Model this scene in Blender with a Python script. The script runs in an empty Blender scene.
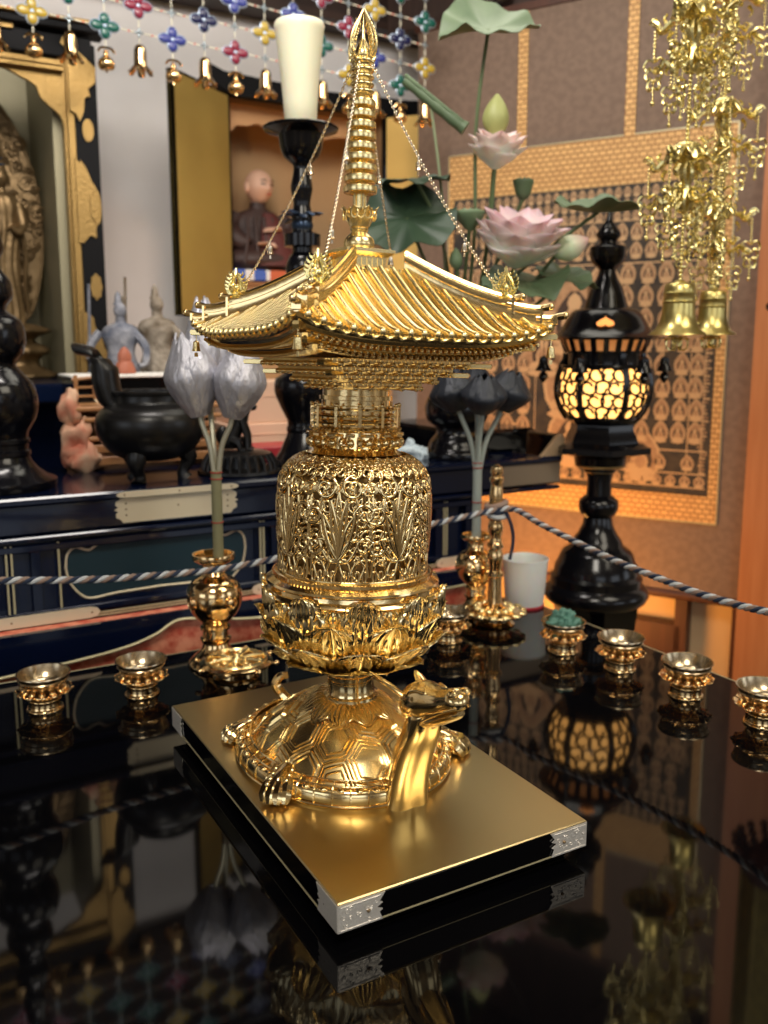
import bpy, math, random
from mathutils import Vector, Matrix, noise
R = random.Random(7)
PI = math.pi
COL = bpy.context.scene.collection
sin, cos = math.sin, math.cos

class MB:
    """collects geometry; build() links it as one mesh object"""
    def __init__(s): s.v=[]; s.f=[]; s.m=[]; s.mi=0; s.X=None
    def add(s, vs, fs):
        o=len(s.v)
        if s.X is not None: vs=[s.X@Vector(p) for p in vs]
        s.v.extend(tuple(p) for p in vs)
        s.f.extend(tuple(i+o for i in f) for f in fs); s.m.extend([s.mi]*len(fs))
        return s
    def mat(s,i): s.mi=i; return s
    def box(s, c, d, rz=0, bev=0, M=None):
        x,y,z=d[0]/2,d[1]/2,d[2]/2
        if bev:
            b=min(bev,x*.9,y*.9,z*.9); vs=[]
            for zz,i in ((-z,b),(-z+b,0),(z-b,0),(z,b)):
                vs+=[(-x+i,-y+i,zz),(x-i,-y+i,zz),(x-i,y-i,zz),(-x+i,y-i,zz)]
            fs=[(3,2,1,0),(12,13,14,15)]
            for k in range(3):
                for j in range(4): fs.append((k*4+j,k*4+(j+1)%4,k*4+4+(j+1)%4,k*4+4+j))
        else:
            vs=[(i*x,j*y,k*z) for i in(-1,1) for j in(-1,1) for k in(-1,1)]
            fs=[(0,1,3,2),(4,6,7,5),(0,4,5,1),(2,3,7,6),(0,2,6,4),(1,5,7,3)]
        T=Matrix.Translation(c)@(M if M is not None else Matrix.Rotation(rz,4,'Z'))
        return s.add([T@Vector(p) for p in vs],fs)
    def lathe(s, prof, n=32, c=(0,0,0), M=None, capb=True, capt=True, lobes=0, amp=0.0, sq=(1,1)):
        vs=[];fs=[]
        T=Matrix.Translation(c)@(M if M is not None else Matrix.Identity(4))
        for r,z in prof:
            for k in range(n):
                a=2*PI*k/n; q=r*(1+amp*cos(a*lobes)) if lobes else r
                vs.append(T@Vector((q*cos(a)*sq[0],q*sin(a)*sq[1],z)))
        m=len(prof)
        up = prof[-1][1]>=prof[0][1]
        for i in range(m-1):
            for k in range(n):
                q=(i*n+k,i*n+(k+1)%n,(i+1)*n+(k+1)%n,(i+1)*n+k)
                fs.append(q)
        if capb and prof[0][0]>1e-5: fs.append(tuple(range(n-1,-1,-1)))
        if capt and prof[-1][0]>1e-5: fs.append(tuple((m-1)*n+k for k in range(n)))
        return s.add(vs,fs)
    def tube(s, pts, r, n=6, closed=False, cap=True, flat=None):
        pts=[Vector(p) for p in pts]; N=len(pts)
        if N<2: return s
        rr=r if isinstance(r,(list,tuple)) else [r]*N
        vs=[];fs=[]; up=None
        for i,p in enumerate(pts):
            if closed: t=pts[(i+1)%N]-pts[i-1]
            else: t=pts[min(i+1,N-1)]-pts[max(i-1,0)]
            if t.length<1e-9: t=Vector((0,0,1))
            t.normalize()
            if up is None:
                up=Vector((0,0,1)) if abs(t.z)<.9 else Vector((1,0,0))
            x=t.cross(up)
            if x.length<1e-6: x=t.orthogonal()
            x.normalize(); up=x.cross(t).normalized()
            for k in range(n):
                a=2*PI*k/n
                vs.append(p+rr[i]*(cos(a)*x+sin(a)*up*(flat or 1)))
        for i in range(N if closed else N-1):
            j=(i+1)%N
            for k in range(n): fs.append((i*n+k,i*n+(k+1)%n,j*n+(k+1)%n,j*n+k))
        if cap and not closed:
            fs.append(tuple(range(n-1,-1,-1))); fs.append(tuple((N-1)*n+k for k in range(n)))
        return s.add(vs,fs)
    def sphere(s, c, r, nu=14, nv=9, M=None):
        r=(r,r,r) if not isinstance(r,(tuple,list)) else r
        T=Matrix.Translation(c)@(M if M is not None else Matrix.Identity(4))
        vs=[T@Vector((0,0,-r[2]))];fs=[]
        for j in range(1,nv):
            t=PI*j/nv-PI/2
            for k in range(nu):
                a=2*PI*k/nu; vs.append(T@Vector((r[0]*cos(t)*cos(a),r[1]*cos(t)*sin(a),r[2]*sin(t))))
        vs.append(T@Vector((0,0,r[2])))
        for k in range(nu): fs.append((0,1+(k+1)%nu,1+k))
        for j in range(nv-2):
            for k in range(nu):
                a=1+j*nu; fs.append((a+k,a+(k+1)%nu,a+nu+(k+1)%nu,a+nu+k))
        l=len(vs)-1; a=1+(nv-2)*nu
        for k in range(nu): fs.append((a+k,a+(k+1)%nu,l))
        return s.add(vs,fs)
    def grid(s, fn, nu, nv, wrap=False, thick=0):
        """fn(u,v)->point"""
        P=[[Vector(fn(i/(nu if wrap else nu-1), j/(nv-1))) for i in range(nu)] for j in range(nv)]
        vs=[p for row in P for p in row];fs=[]
        m=nu if wrap else nu-1
        for j in range(nv-1):
            for i in range(m): fs.append((j*nu+i,j*nu+(i+1)%nu,(j+1)*nu+(i+1)%nu,(j+1)*nu+i))
        if thick:
            n=len(vs); N=[]
            for j in range(nv):
                for i in range(nu):
                    a=P[j][(i+1)%nu if wrap else min(i+1,nu-1)]-P[j][(i-1)%nu if wrap else max(i-1,0)]
                    b=P[min(j+1,nv-1)][i]-P[max(j-1,0)][i]
                    c=a.cross(b); N.append(c.normalized() if c.length>1e-12 else Vector((0,0,1)))
            vs=vs+[p-N[i]*thick for i,p in enumerate(vs)]
            fs=fs+[tuple(q+n for q in reversed(f)) for f in fs]
            for i in range(m):
                a,b=i,(i+1)%nu; fs.append((b,a,a+n,b+n))
                a,b=(nv-1)*nu+i,(nv-1)*nu+(i+1)%nu; fs.append((a,b,b+n,a+n))
            if not wrap:
                for j in range(nv-1):
                    a,b=j*nu,(j+1)*nu; fs.append((a,b,b+n,a+n))
                    a,b=j*nu+nu-1,(j+1)*nu+nu-1; fs.append((b,a,a+n,b+n))
        return s.add(vs,fs)
    def prism(s, pts, d, M=None, c=(0,0,0)):
        """outline in local xz plane extruded d along y (centred)"""
        n=len(pts); T=Matrix.Translation(c)@(M if M is not None else Matrix.Identity(4))
        vs=[T@Vector((x,-d/2,z)) for x,z in pts]+[T@Vector((x,d/2,z)) for x,z in pts]
        fs=[tuple(range(n)),tuple(range(2*n-1,n-1,-1))]+[(i,i+n,(i+1)%n+n,(i+1)%n) for i in range(n)]
        return s.add(vs,fs)
    def loft(s, secs, n=16, cap=True):
        """secs: (centre, xaxis*rx, yaxis*ry[, power])"""
        vs=[];fs=[]
        for q in secs:
            c,x,y=Vector(q[0]),Vector(q[1]),Vector(q[2]); p=q[3] if len(q)>3 else 1
            for k in range(n):
                a=2*PI*k/n; ca,sa=cos(a),sin(a)
                if p!=1: ca=math.copysign(abs(ca)**p,ca); sa=math.copysign(abs(sa)**p,sa)
                vs.append(c+x*ca+y*sa)
        for i in range(len(secs)-1):
            for k in range(n): fs.append((i*n+k,i*n+(k+1)%n,(i+1)*n+(k+1)%n,(i+1)*n+k))
        if cap: fs.append(tuple(range(n-1,-1,-1))); fs.append(tuple((len(secs)-1)*n+k for k in range(n)))
        return s.add(vs,fs)
    def build(s, name, mats, parent=None, smooth=True, ang=40, lean=None):
        me=bpy.data.meshes.new(name)
        vs=[tuple(lean@Vector(p)) for p in s.v] if lean is not None else s.v
        me.from_pydata(vs,[],s.f)
        for m in (mats if isinstance(mats,(list,tuple)) else [mats]): me.materials.append(m)
        me.polygons.foreach_set('material_index',s.m)
        me.update()
        if smooth:
            me.shade_smooth(); me.set_sharp_from_angle(angle=math.radians(ang))
        o=bpy.data.objects.new(name,me); COL.objects.link(o)
        if parent is not None: o.parent=parent
        return o
    # merge another builder through a matrix
    def merge(s, o, M=None):
        k=len(s.v); M=M if M is not None else Matrix.Identity(4)
        s.v.extend(tuple(M@Vector(p)) for p in o.v); s.f.extend(tuple(i+k for i in f) for f in o.f); s.m.extend(o.m)
        return s

def thing(name,label,cat,loc=(0,0,0),rz=0,group=None):
    o=bpy.data.objects.new(name,None); COL.objects.link(o); o.empty_display_size=.02
    o.location=loc; o.rotation_euler=(0,0,rz); return tag(o,label,cat,group)
def tag(o,label,cat,group=None):
    o['label']=label; o['category']=cat
    if group: o['group']=group
    return o
def struct(name,mb,m,loc=None):
    o=mb.build(name,m); o['kind']='structure'
    if loc: o.location=loc
    return o
def dup(root,loc,rz=0,label=None,kids=None):
    kids=kids or {}
    r=root.copy(); COL.objects.link(r); r.location=loc; r.rotation_euler=(0,0,rz)
    if label: r['label']=label
    for ch in [o for o in bpy.data.objects if o.parent is root]:
        c=ch.copy(); COL.objects.link(c); c.parent=r
        for g in [o for o in bpy.data.objects if o.parent is ch]:
            d=g.copy(); COL.objects.link(d); d.parent=c
    return r
def smoothp(pts,k=6):
    """catmull-rom through a list of tuples"""
    out=[]; n=len(pts); D=len(pts[0])
    for i in range(n-1):
        p0,p1,p2,p3=pts[max(i-1,0)],pts[i],pts[i+1],pts[min(i+2,n-1)]
        for j in range(k):
            t=j/k
            out.append(tuple(.5*((2*p1[q])+(-p0[q]+p2[q])*t+(2*p0[q]-5*p1[q]+4*p2[q]-p3[q])*t*t+(-p0[q]+3*p1[q]-3*p2[q]+p3[q])*t**3) for q in range(D)))
    out.append(tuple(pts[-1])); return out
def RX(a): return Matrix.Rotation(a,4,'X')
def RY(a): return Matrix.Rotation(a,4,'Y')
def RZ(a): return Matrix.Rotation(a,4,'Z')
def TR(x,y=0,z=0): return Matrix.Translation((x,y,z) if not isinstance(x,(tuple,list,Vector)) else x)
def SC(x,y=None,z=None):
    y=x if y is None else y; z=x if z is None else z
    return Matrix.Diagonal((x,y,z,1))
# ---------------------------------------------------------------- materials
def mat(name,col,rough=.5,metal=0,coat=0,spec=.5,bump=None,var=None,emis=None,trans=0,sss=0,aniso=0,attr=None):
    m=bpy.data.materials.new(name); m.use_nodes=True; nt=m.node_tree; b=nt.nodes['Principled BSDF']
    b.inputs['Base Color'].default_value=(*col,1); b.inputs['Roughness'].default_value=rough
    b.inputs['Metallic'].default_value=metal; b.inputs['Coat Weight'].default_value=coat; b.inputs['Coat Roughness'].default_value=.03
    b.inputs['Specular IOR Level'].default_value=spec
    if trans: b.inputs['Transmission Weight'].default_value=trans
    if sss: b.inputs['Subsurface Weight'].default_value=sss; b.inputs['Subsurface Scale'].default_value=.01
    if aniso: b.inputs['Anisotropic'].default_value=aniso
    if emis: b.inputs['Emission Color'].default_value=(*emis[0],1); b.inputs['Emission Strength'].default_value=emis[1]
    if bump or var:
        tc=nt.nodes.new('ShaderNodeTexCoord')
    if var:   # (scale, colour2, stretch)
        mp=nt.nodes.new('ShaderNodeMapping'); mp.inputs['Scale'].default_value=var[2] if len(var)>2 else (1,1,1)
        no=nt.nodes.new('ShaderNodeTexNoise'); no.inputs['Scale'].default_value=var[0]; no.inputs['Detail'].default_value=5
        nt.links.new(tc.outputs['Object'],mp.inputs[0]); nt.links.new(mp.outputs[0],no.inputs['Vector'])
        cr=nt.nodes.new('ShaderNodeValToRGB'); cr.color_ramp.elements[0].color=(*col,1); cr.color_ramp.elements[1].color=(*var[1],1)
        cr.color_ramp.elements[0].position=.35; cr.color_ramp.elements[1].position=.65
        nt.links.new(no.outputs[0],cr.inputs[0]); nt.links.new(cr.outputs[0],b.inputs['Base Color'])
    if attr:
        at=nt.nodes.new('ShaderNodeAttribute'); at.attribute_name=attr; nt.links.new(at.outputs['Color'],b.inputs['Base Color'])
    if bump:  # (scale, strength, distance, stretch)
        mp=nt.nodes.new('ShaderNodeMapping'); mp.inputs['Scale'].default_value=bump[3] if len(bump)>3 else (1,1,1)
        no=nt.nodes.new('ShaderNodeTexNoise'); no.inputs['Scale'].default_value=bump[0]; no.inputs['Detail'].default_value=3
        nt.links.new(tc.outputs['Object'],mp.inputs[0]); nt.links.new(mp.outputs[0],no.inputs['Vector'])
        bp=nt.nodes.new('ShaderNodeBump'); bp.inputs['Strength'].default_value=bump[1]; bp.inputs['Distance'].default_value=bump[2]
        nt.links.new(no.outputs[0],bp.inputs['Height']); nt.links.new(bp.outputs[0],b.inputs['Normal'])
    return m
M={}
M['gold']=mat('polished_gold',(.93,.71,.36),.15,1,bump=(60,.10,.002))
M['gold_p']=mat('petal_gold',(.90,.74,.42),.17,1)
M['gold_s']=mat('satin_gold',(.93,.70,.32),.24,1)
M['gold_y']=mat('bright_gold',(1,.81,.41),.27,1)
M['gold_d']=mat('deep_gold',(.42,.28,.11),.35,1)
M['plate']=mat('brushed_gold',(.58,.46,.24),.28,1,aniso=.5,bump=(40,.06,.0008,(1,60,1)))
M['brass']=mat('polished_brass',(.86,.60,.30),.13,1)
M['brass_in']=mat('worn_brass',(.62,.50,.33),.25,1)
M['bellgold']=mat('matte_gold_bell',(.66,.54,.20),.3,1)
M['leafgold']=mat('leaf_gold',(.86,.74,.34),.25,1)
M['chain']=mat('chain_metal',(.88,.78,.62),.2,1)
M['silver']=mat('etched_silver',(.80,.76,.70),.36,.55,bump=(400,.5,.001))
M['silverleaf']=mat('silver_foil',(.46,.46,.52),.46,.6,bump=(110,1.0,.004,(1,1,.3)))
M['silverstem']=mat('pale_foil_stem',(.44,.42,.32),.42,.7)
M['darkfoil']=mat('tarnished_shaded_foil',(.02,.024,.034),.45,.3,bump=(120,.5,.002))  # silver foil darkened for its tarnish and for the shade it stands in
M['tape']=mat('olive_stem_tape',(.20,.19,.10),.6)
M['paletape']=mat('pale_stem_tape',(.30,.34,.31),.5)
M['redthread']=mat('red_thread',(.3,.03,.02),.6)
M['lacquer']=mat('black_lacquer',(.0016,.0016,.0022),.045,0,spec=.44)
M['navy']=mat('navy_lacquer',(.002,.005,.020),.14,0,coat=.15,spec=.4)
M['navy2']=mat('navy_panel',(.002,.006,.024),.22,0,coat=.1,spec=.4)
M['teal']=mat('teal_panel',(.002,.022,.034),.5)
M['blackwood']=mat('black_turned_wood',(.0035,.0035,.005),.17,0,spec=.38)
M['bronze']=mat('dark_bronze',(.007,.0065,.0065),.32,.2,bump=(90,.15,.001))
M['cream']=mat('cream_fitting',(.72,.62,.44),.42,.25,bump=(200,.2,.0005))
M['nail']=mat('fitting_nail',(.25,.17,.09),.4,.6)
M['edgegold']=mat('dull_gold_line',(.52,.46,.28),.4,.4)
M['redbroc']=mat('red_brocade',(.50,.075,.04),.7,var=(60,(.78,.30,.18)))
M['wax']=mat('candle_wax',(.76,.73,.54),.35,sss=.2)
M['wood']=mat('orange_wood',(.50,.20,.075),.45,var=(6,(.42,.15,.05),(8,8,.6)))
M['wooddk']=mat('dark_red_wood',(.085,.028,.014),.5,var=(6,(.06,.02,.01),(8,8,.6)))
M['woodlt']=mat('stand_wood',(.42,.20,.075),.45,var=(9,(.30,.13,.05),(1,1,9)))
M['ceil']=mat('ceiling_wood',(.05,.026,.018),.55,var=(5,(.028,.014,.01),(1,9,1)))
M['plaster']=mat('cream_plaster',(.84,.81,.80),.8,var=(3,(.78,.74,.72)))
M['creamwall']=mat('warm_plaster',(.74,.55,.32),.8,var=(4,(.68,.48,.26)))
M['cabgold']=mat('gold_leaf_panel',(.50,.36,.10),.5,.55,var=(5,(.44,.31,.085)))
M['cabin']=mat('shrine_interior',(.46,.29,.14),.7,var=(4,(.38,.23,.11)))
M['fitgold']=mat('gilt_fitting',(.30,.19,.065),.45,.8,bump=(150,.6,.002))
M['statuegold']=mat('aged_gilt',(.20,.13,.06),.42,.7,bump=(50,.5,.004))
M['skin']=mat('painted_skin',(.66,.40,.28),.5,sss=.05)
M['robe']=mat('brown_robe',(.040,.017,.013),.6)
M['robe2']=mat('dark_red_robe',(.09,.014,.011),.6)
M['matblue']=mat('mat_blue',(.06,.12,.45),.8); M['matwhite']=mat('mat_white',(.75,.72,.70),.8); M['matred']=mat('mat_red',(.55,.12,.05),.8)
M['paper']=mat('white_paper',(.80,.78,.74),.8)
M['pinkbox']=mat('peach_card',(.80,.52,.36),.7)
M['peach']=mat('orange_brocade',(.56,.16,.09),.7,var=(26,(.70,.46,.30)))
M['cup']=mat('frosted_plastic',(.78,.78,.76),.35,sss=.2)
M['redpl']=mat('red_plastic',(.45,.03,.04),.4)
M['tealpaper']=mat('teal_paper',(.09,.22,.17),.6)
M['statueblue']=mat('painted_blue_white',(.09,.105,.15),.6,.2,var=(30,(.30,.30,.33)),bump=(60,.8,.006))
M['statuetan']=mat('painted_tan',(.13,.095,.06),.6,.2,var=(30,(.34,.29,.23)),bump=(60,.8,.006))
M['rust']=mat('rust_red_clay',(.36,.11,.06),.6)
M['matblack']=mat('matte_black_wood',(.003,.003,.004),.6,0,spec=.15)
M['doorgold']=mat('bright_gold_leaf_panel',(.80,.54,.16),.6,.2,var=(5,(.74,.49,.14)))
M['bluefoil']=mat('dark_blue_metal',(.03,.05,.09),.3,.7)
# ================================================================ table and plinth
TX,TY=.379,.7358      # centre of the plinth
t=thing('lacquer_table','large square mirror-black lacquer table carrying the gold pagoda and brass bowls','table',(0,0,0))
b=MB(); b.box((.379,.607,-.012),(1.136,1.20,.024),bev=.003); b.build('tabletop',M['lacquer'],t)
b=MB(); b.box((.379,.607,-.06),(1.08,1.144,.072),bev=.004); b.build('apron',M['lacquer'],t)
for sx in(-1,1):
    for sy in(-1,1):
        b=MB(); b.box((.379+sx*.48,.607+sy*.51,-.348),(.09,.09,.504),bev=.006); b.build('leg',M['lacquer'],t)
b=MB()
for a0,a1 in (((-.188,1.206),(.946,1.206)),((.946,1.206),(.946,.008))):
    b.tube([(a0[0],a0[1],-.0015),(a1[0],a1[1],-.0015)],.0018,6)
b.build('edge_line',M['edgegold'],t)

pl=thing('plinth','flat rectangular plinth with brushed gold top and black sides under the turtle','plinth',(TX,TY,0))
W2,L2=.1177,.2057
b=MB(); b.box((0,0,.0235),(2*W2-.002,2*L2-.002,.022),bev=.0012); b.build('side_band',M['lacquer'],pl)
b=MB(); b.box((0,0,.0350),(2*W2,2*L2,.0022),bev=.0009); b.build('top_plate',M['plate'],pl)
b=MB(); b.box((0,0,.0110),(2*W2-.010,2*L2-.010,.003),bev=.001); b.box((0,0,.0055),(2*W2-.024,2*L2-.024,.011),bev=.001); b.build('base',M['lacquer'],pl)
b=MB(); b.box((0,0,.0128),(2*W2-.0005,2*L2-.0005,.0008)); b.build('bottom_trim',M['edgegold'],pl)
def fitting(L,h,seed):
    """engraved corner plate along +x from the corner, notched end"""
    m=MB(); o=[(0,-h/2),(L*.93,-h/2),(L*.86,-h*.2),(L*.93,-h*.12),(L*.80,.0),(L*.93,h*.12),(L*.86,h*.2),(L*.98,h/2),(0,h/2)]
    m.prism(o,.0008)
    rr=random.Random(seed)
    m.tube([(0.0015,-.0006,-h/2+.0016),(L*.86,-.0006,-h/2+.0016)],.00025,4); m.tube([(0.0015,-.0006,h/2-.0016),(L*.88,-.0006,h/2-.0016)],.00025,4)
    for i in range(13):
        x=L*(.1+.7*rr.random()); z=h*(rr.random()-.5)*.62; r=.0012+.0014*rr.random(); a0=rr.random()*6
        m.tube([(x+r*(1-k/12)*cos(a0+k*.55),-.0006,z+r*(1-k/12)*sin(a0+k*.55)) for k in range(11)],.00028,4)
    m.mat(1).sphere((L*.62,-.0008,0),.0015,8,6)
    return m
sd=0
for sx in(-1,1):
    for sy in(-1,1):
        for face in(0,1):
            sd+=1; m=fitting(.040 if face==0 else .036,.0215,sd)
            if face==0:   # on the +-y face, running inward in x
                X=TR(sx*W2,sy*(L2+.0002),.0236)@SC(-sx,1 if sy<0 else -1,1)
            else:
                X=TR(sx*(W2+.0002),sy*L2,.0236)@RZ(PI/2)@SC(-sy,-1 if sx>0 else 1,1)
            g=MB(); g.merge(m,X); o=g.build('corner_fitting',[M['silver'],M['nail']],pl); o['label']='etched silver corner plate'
# ================================================================ turtle pagoda
P=thing('turtle_pagoda','tall polished gold pagoda reliquary with tiled roof standing on a gold turtle','pagoda',(TX,TY,.0361))
axr=Vector((.8706,-.4921,0)); axb=Vector((.4921,.8706,0))
LEAN=TR(.0,.0,.085)@Matrix.Rotation(math.radians(1.35),4,axb)@Matrix.Rotation(math.radians(-1.7),4,axr)@TR(0,0,-.085)
# ---- turtle shell
sc0=(-.004,.012)      # centre of the shell
SA,SB=.0935,.113
def shz(x,y):
    dx,dy=(x-sc0[0]),(y-sc0[1]); rho=min(1,math.hypot(dx/SA,dy/SB))
    # apex pulled towards the pagoda stem
    q=math.hypot(x/SA,y/SB); q=min(1,.55*rho+.45*min(1,q)+.45*max(0,rho-.8))
    return .013+.053*max(0,cos(q*PI/2))**1.02
b=MB()
b.grid(lambda u,v:(sc0[0]+SA*v*cos(2*PI*u),sc0[1]+SB*v*sin(2*PI*u),shz(sc0[0]+SA*v*cos(2*PI*u),sc0[1]+SB*v*sin(2*PI*u))),96,40,wrap=True)
b.grid(lambda u,v:(sc0[0]+SA*(1-.0*v)*cos(2*PI*u),sc0[1]+SB*cos(0)*sin(2*PI*u),.013-.012*v),96,3,wrap=True)
# hexagon scutes: two nested raised frames each
hs=.0205
def onshell(x,y,d=.0004): return (x,y,shz(x,y)+d)
for i in range(-5,6):
    for j in range(-6,7):
        cx=sc0[0]+hs*1.732*(i+.5*(j%2)); cy=sc0[1]+.004+hs*1.5*j
        rho=math.hypot((cx-sc0[0])/SA,(cy-sc0[1])/SB)
        if rho>1.02: continue
        for ins,rad in((.97,.0009),(.82,.0014),(.62,.0012)):
            pts=[]
            for k in range(6):
                a0,a1=PI/6+k*PI/3,PI/6+(k+1)*PI/3
                for q in range(5):
                    f=q/5; x=cx+hs*ins*(cos(a0)*(1-f)+cos(a1)*f); y=cy+hs*ins*(sin(a0)*(1-f)+sin(a1)*f)
                    r2=math.hypot((x-sc0[0])/SA,(y-sc0[1])/SB)
                    if r2>.965: x=sc0[0]+(x-sc0[0])*.965/r2; y=sc0[1]+(y-sc0[1])*.965/r2
                    pts.append(onshell(x,y,.0003))
            b.tube(pts,rad,5,closed=True)
shell=b.build('shell',M['gold_s'],P,ang=60)
# rim with small marginal scutes
b=MB()
b.grid(lambda u,v:(sc0[0]+(SA+.0065*sin(PI*v*.9))*cos(2*PI*u),sc0[1]+(SB+.0065*sin(PI*v*.9))*sin(2*PI*u),.016-.016*v+.004*sin(2*PI*v)),120,9,wrap=True)
for k in range(40):
    a=2*PI*k/40; c,s_=cos(a),sin(a)
    pts=[(sc0[0]+(SA+q)*c,sc0[1]+(SB+q)*s_,z) for q,z in((-.006,.0215),(-.001,.0185),(.004,.0160),(.0070,.0095),(.0066,.004))]
    b.tube(pts,.0009,5)
    a2=a+PI/40; c,s_=cos(a2),sin(a2)
    b.sphere((sc0[0]+(SA+.0025)*c,sc0[1]+(SB+.0025)*s_,.0165),(.0042,.0042,.002),8,6)
for dz,q in((.0212,-.0065),(.0180,-.0005),(.0035,.0075)):
    b.tube([(sc0[0]+(SA+q)*cos(a*PI/60),sc0[1]+(SB+q)*sin(a*PI/60),dz) for a in range(120)],.0010,5,closed=True)
b.build('shell_rim',M['gold'],P,ang=60)
# radial petals on the crown of the shell
b=MB()
for k in range(11):
    a=2*PI*k/11
    def f(u,v,a=a):
        w=(u-.5)*2; r=.020+.031*v; hw=.0150*math.sin(min(1,v*1.15+.15)*PI*.62)*(1-.85*max(0,v-.72)/.28)
        x=r*cos(a)-w*hw*sin(a); y=r*sin(a)+w*hw*cos(a)
        return (x,y,shz(x,y)+.0012+.0022*(1-w*w)*sin(PI*min(1,v+.1))+.00075*cos(w*PI*6)*sin(PI*v))
    b.grid(f,25,14)
b.build('shell_crown_petals',M['gold'],P,ang=60)
# feet
def foot(n,p,rz,s=1):
    m=MB(); 
    m.loft([((0,.016,.010),(.009,0,0),(0,0,.010)),((0,.006,.0095),(.0105,0,0),(0,0,.0098)),((0,-.004,.008),(.011,0,0),(0,0,.0082)),((0,-.010,.006),(.009,0,0),(0,0,.006)),((0,-.013,.005),(.004,0,0),(0,0,.003))],12)
    for k in range(4):
        x=(k-1.5)*.0052; yy=-.010-.003*(1-abs(k-1.5)/1.5)
        m.tube([(x*.7,.004,.0120),(x*.9,yy+.004,.0100),(x,yy+.000,.0064),(x,yy-.0018,.0026)],[.0048,.0050,.0046,.0026],7)
    for k in range(10):
        m.sphere(((k%3-1)*.006,.010-.006*(k//3),.0165-.001*(k//3)),.0022,6,5)
    g=MB(); g.merge(m,TR(p)@RZ(rz)@SC(s)); g.build(n,M['gold'],P)
foot('foot',(-.094,-.044,0),-.75,1.25); foot('foot',(-.086,.086,0),-1.45,1.0)
foot('foot',(.088,-.044,0),.75,1.2); foot('foot',(.078,.086,0),1.45,1.0)
b=MB(); pts=smoothp([(-.014,.112,.016),(-.020,.122,.024),(-.026,.126,.034),(-.022,.124,.043),(-.014,.120,.045)],5); n=len(pts)
b.tube(pts,[.0070-.0035*i/n for i in range(n)],8); b.build('tail',M['gold'],P)
# neck (column with fluted front)
def oval(c,rx,ry,tilt,pw=1): # section tilted about x
    return (c,(rx,0,0),(0,ry*cos(tilt),ry*sin(tilt)),pw)
b=MB()
nk=smoothp([(-.101,.000,.0200,.0190),(-.102,.012,.0188,.0190),(-.106,.030,.0180,.0188),(-.1160,.055,.0168,.0180),(-.127,.075,.0155,.0172),(-.132,.092,.0145,.0165),(-.1355,.096,.0120,.0140)],5)
vs=[]
b.grid(lambda u,v:(lambda q,a:(( q[2]*(1+.10*cos(3*a+PI/2))*cos(a)), q[0]+q[3]*(1+.10*cos(3*a+PI/2)-.10*max(0,-sin(a))**6)*sin(a), q[1]))(nk[min(int(v*(len(nk)-1)+.5),len(nk)-1)],2*PI*u),48,len(nk),wrap=True)
b.build('neck',M['gold'],P,ang=80)
# head: snout to the front (-y), tipped up a little
HX=TR(0,-.138,.0975)@RX(math.radians(-24))@SC(1.12)
b=MB()
hd=smoothp([( .026,.006,.004,.005),( .022,.006,.0105,.0115),( .012,.0065,.0145,.0150),( .000,.0075,.0155,.0150),(-.010,.0070,.0140,.0125),(-.020,.0052,.0118,.0108),(-.030,.0044,.0102,.0094),(-.040,.0044,.0098,.0088),(-.0475,.0044,.0088,.0080),(-.052,.0030,.0035,.0035)],4)
b.loft([((0,y,z),(rx,0,0),(0,0,rz),.92) for y,z,rx,rz in hd],22)
for sx in(-1,1):
    b.tube(smoothp([(sx*.0135,.004,.0100),(sx*.0128,-.004,.0160),(sx*.0105,-.012,.0150),(sx*.0085,-.020,.0115)],4),[.0008]+[.0017]*11+[.0006],7) # brow
    b.tube(smoothp([(sx*.0035,-.014,.0140),(sx*.0040,-.026,.0110),(sx*.0045,-.038,.0105),(sx*.0050,-.046,.0100)],4),.0014,6)           # nose ridge
    b.sphere((sx*.0052,-.0485,.0085),(.0040,.0045,.0038),10,8)
    b.tube([(sx*(.0052+.0022*cos(k*PI/5)),-.0520,.0082+.0022*sin(k*PI/5)) for k in range(10)],.0008,5,closed=True)
    b.tube(smoothp([(sx*.0060,-.050,-.0012),(sx*.0092,-.040,-.0020),(sx*.0105,-.026,-.0035),(sx*.0120,-.012,-.0060),(sx*.0115,-.006,-.0085)],4),.0010,6)   # upper lip
head=b.build('head',M['gold'],P,lean=HX,ang=70)
b=MB(); jw=smoothp([(.010,-.0060,.0105,.0060),(-.004,-.0075,.0100,.0050),(-.018,-.0075,.0088,.0042),(-.030,-.0070,.0076,.0036),(-.040,-.0062,.0066,.0030),(-.046,-.0052,.0035,.0020)],4)
b.loft([((0,y,z),(rx,0,0),(0,0,rz)) for y,z,rx,rz in jw],16)
b.build('jaw',M['gold'],P,lean=HX)
for sx in(-1,1):
    b=MB(); b.sphere((sx*.0128,-.006,.0100),(.0022,.0030,.0026),12,8); b.build('eye',M['gold_d'],P,lean=HX)
    b=MB(); ep=[(.008,.010,.012),(.0095,.015,.019),(.0105,.020,.025),(.0105,.024,.030)] if sx>0 else [(-.0105,.009,.012),(-.0165,.015,.021),(-.0225,.021,.029),(-.0270,.026,.036)]
    sp=smoothp(ep,4); n=len(sp)
    b.tube(sp,[.0044*sin(PI*(.25+.72*i/n)) for i in range(n)],10,flat=.5); b.build('ear',M['gold'],P,lean=HX)
# ---- stem
b=MB(); b.lathe([(.027,.060),(.0262,.0655),(.0232,.067),(.0222,.070),(.0222,.079),(.0228,.0795),(.0228,.081),(.0215,.0815),(.0215,.0835),(.0235,.0842),(.0235,.0862),(.0215,.0868),(.0215,.0940),(.0240,.0950),(.0240,.0975),(.0225,.1000),(.030,.1020),(.034,.1040)],48); b.build('stem',M['gold'],P)
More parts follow.
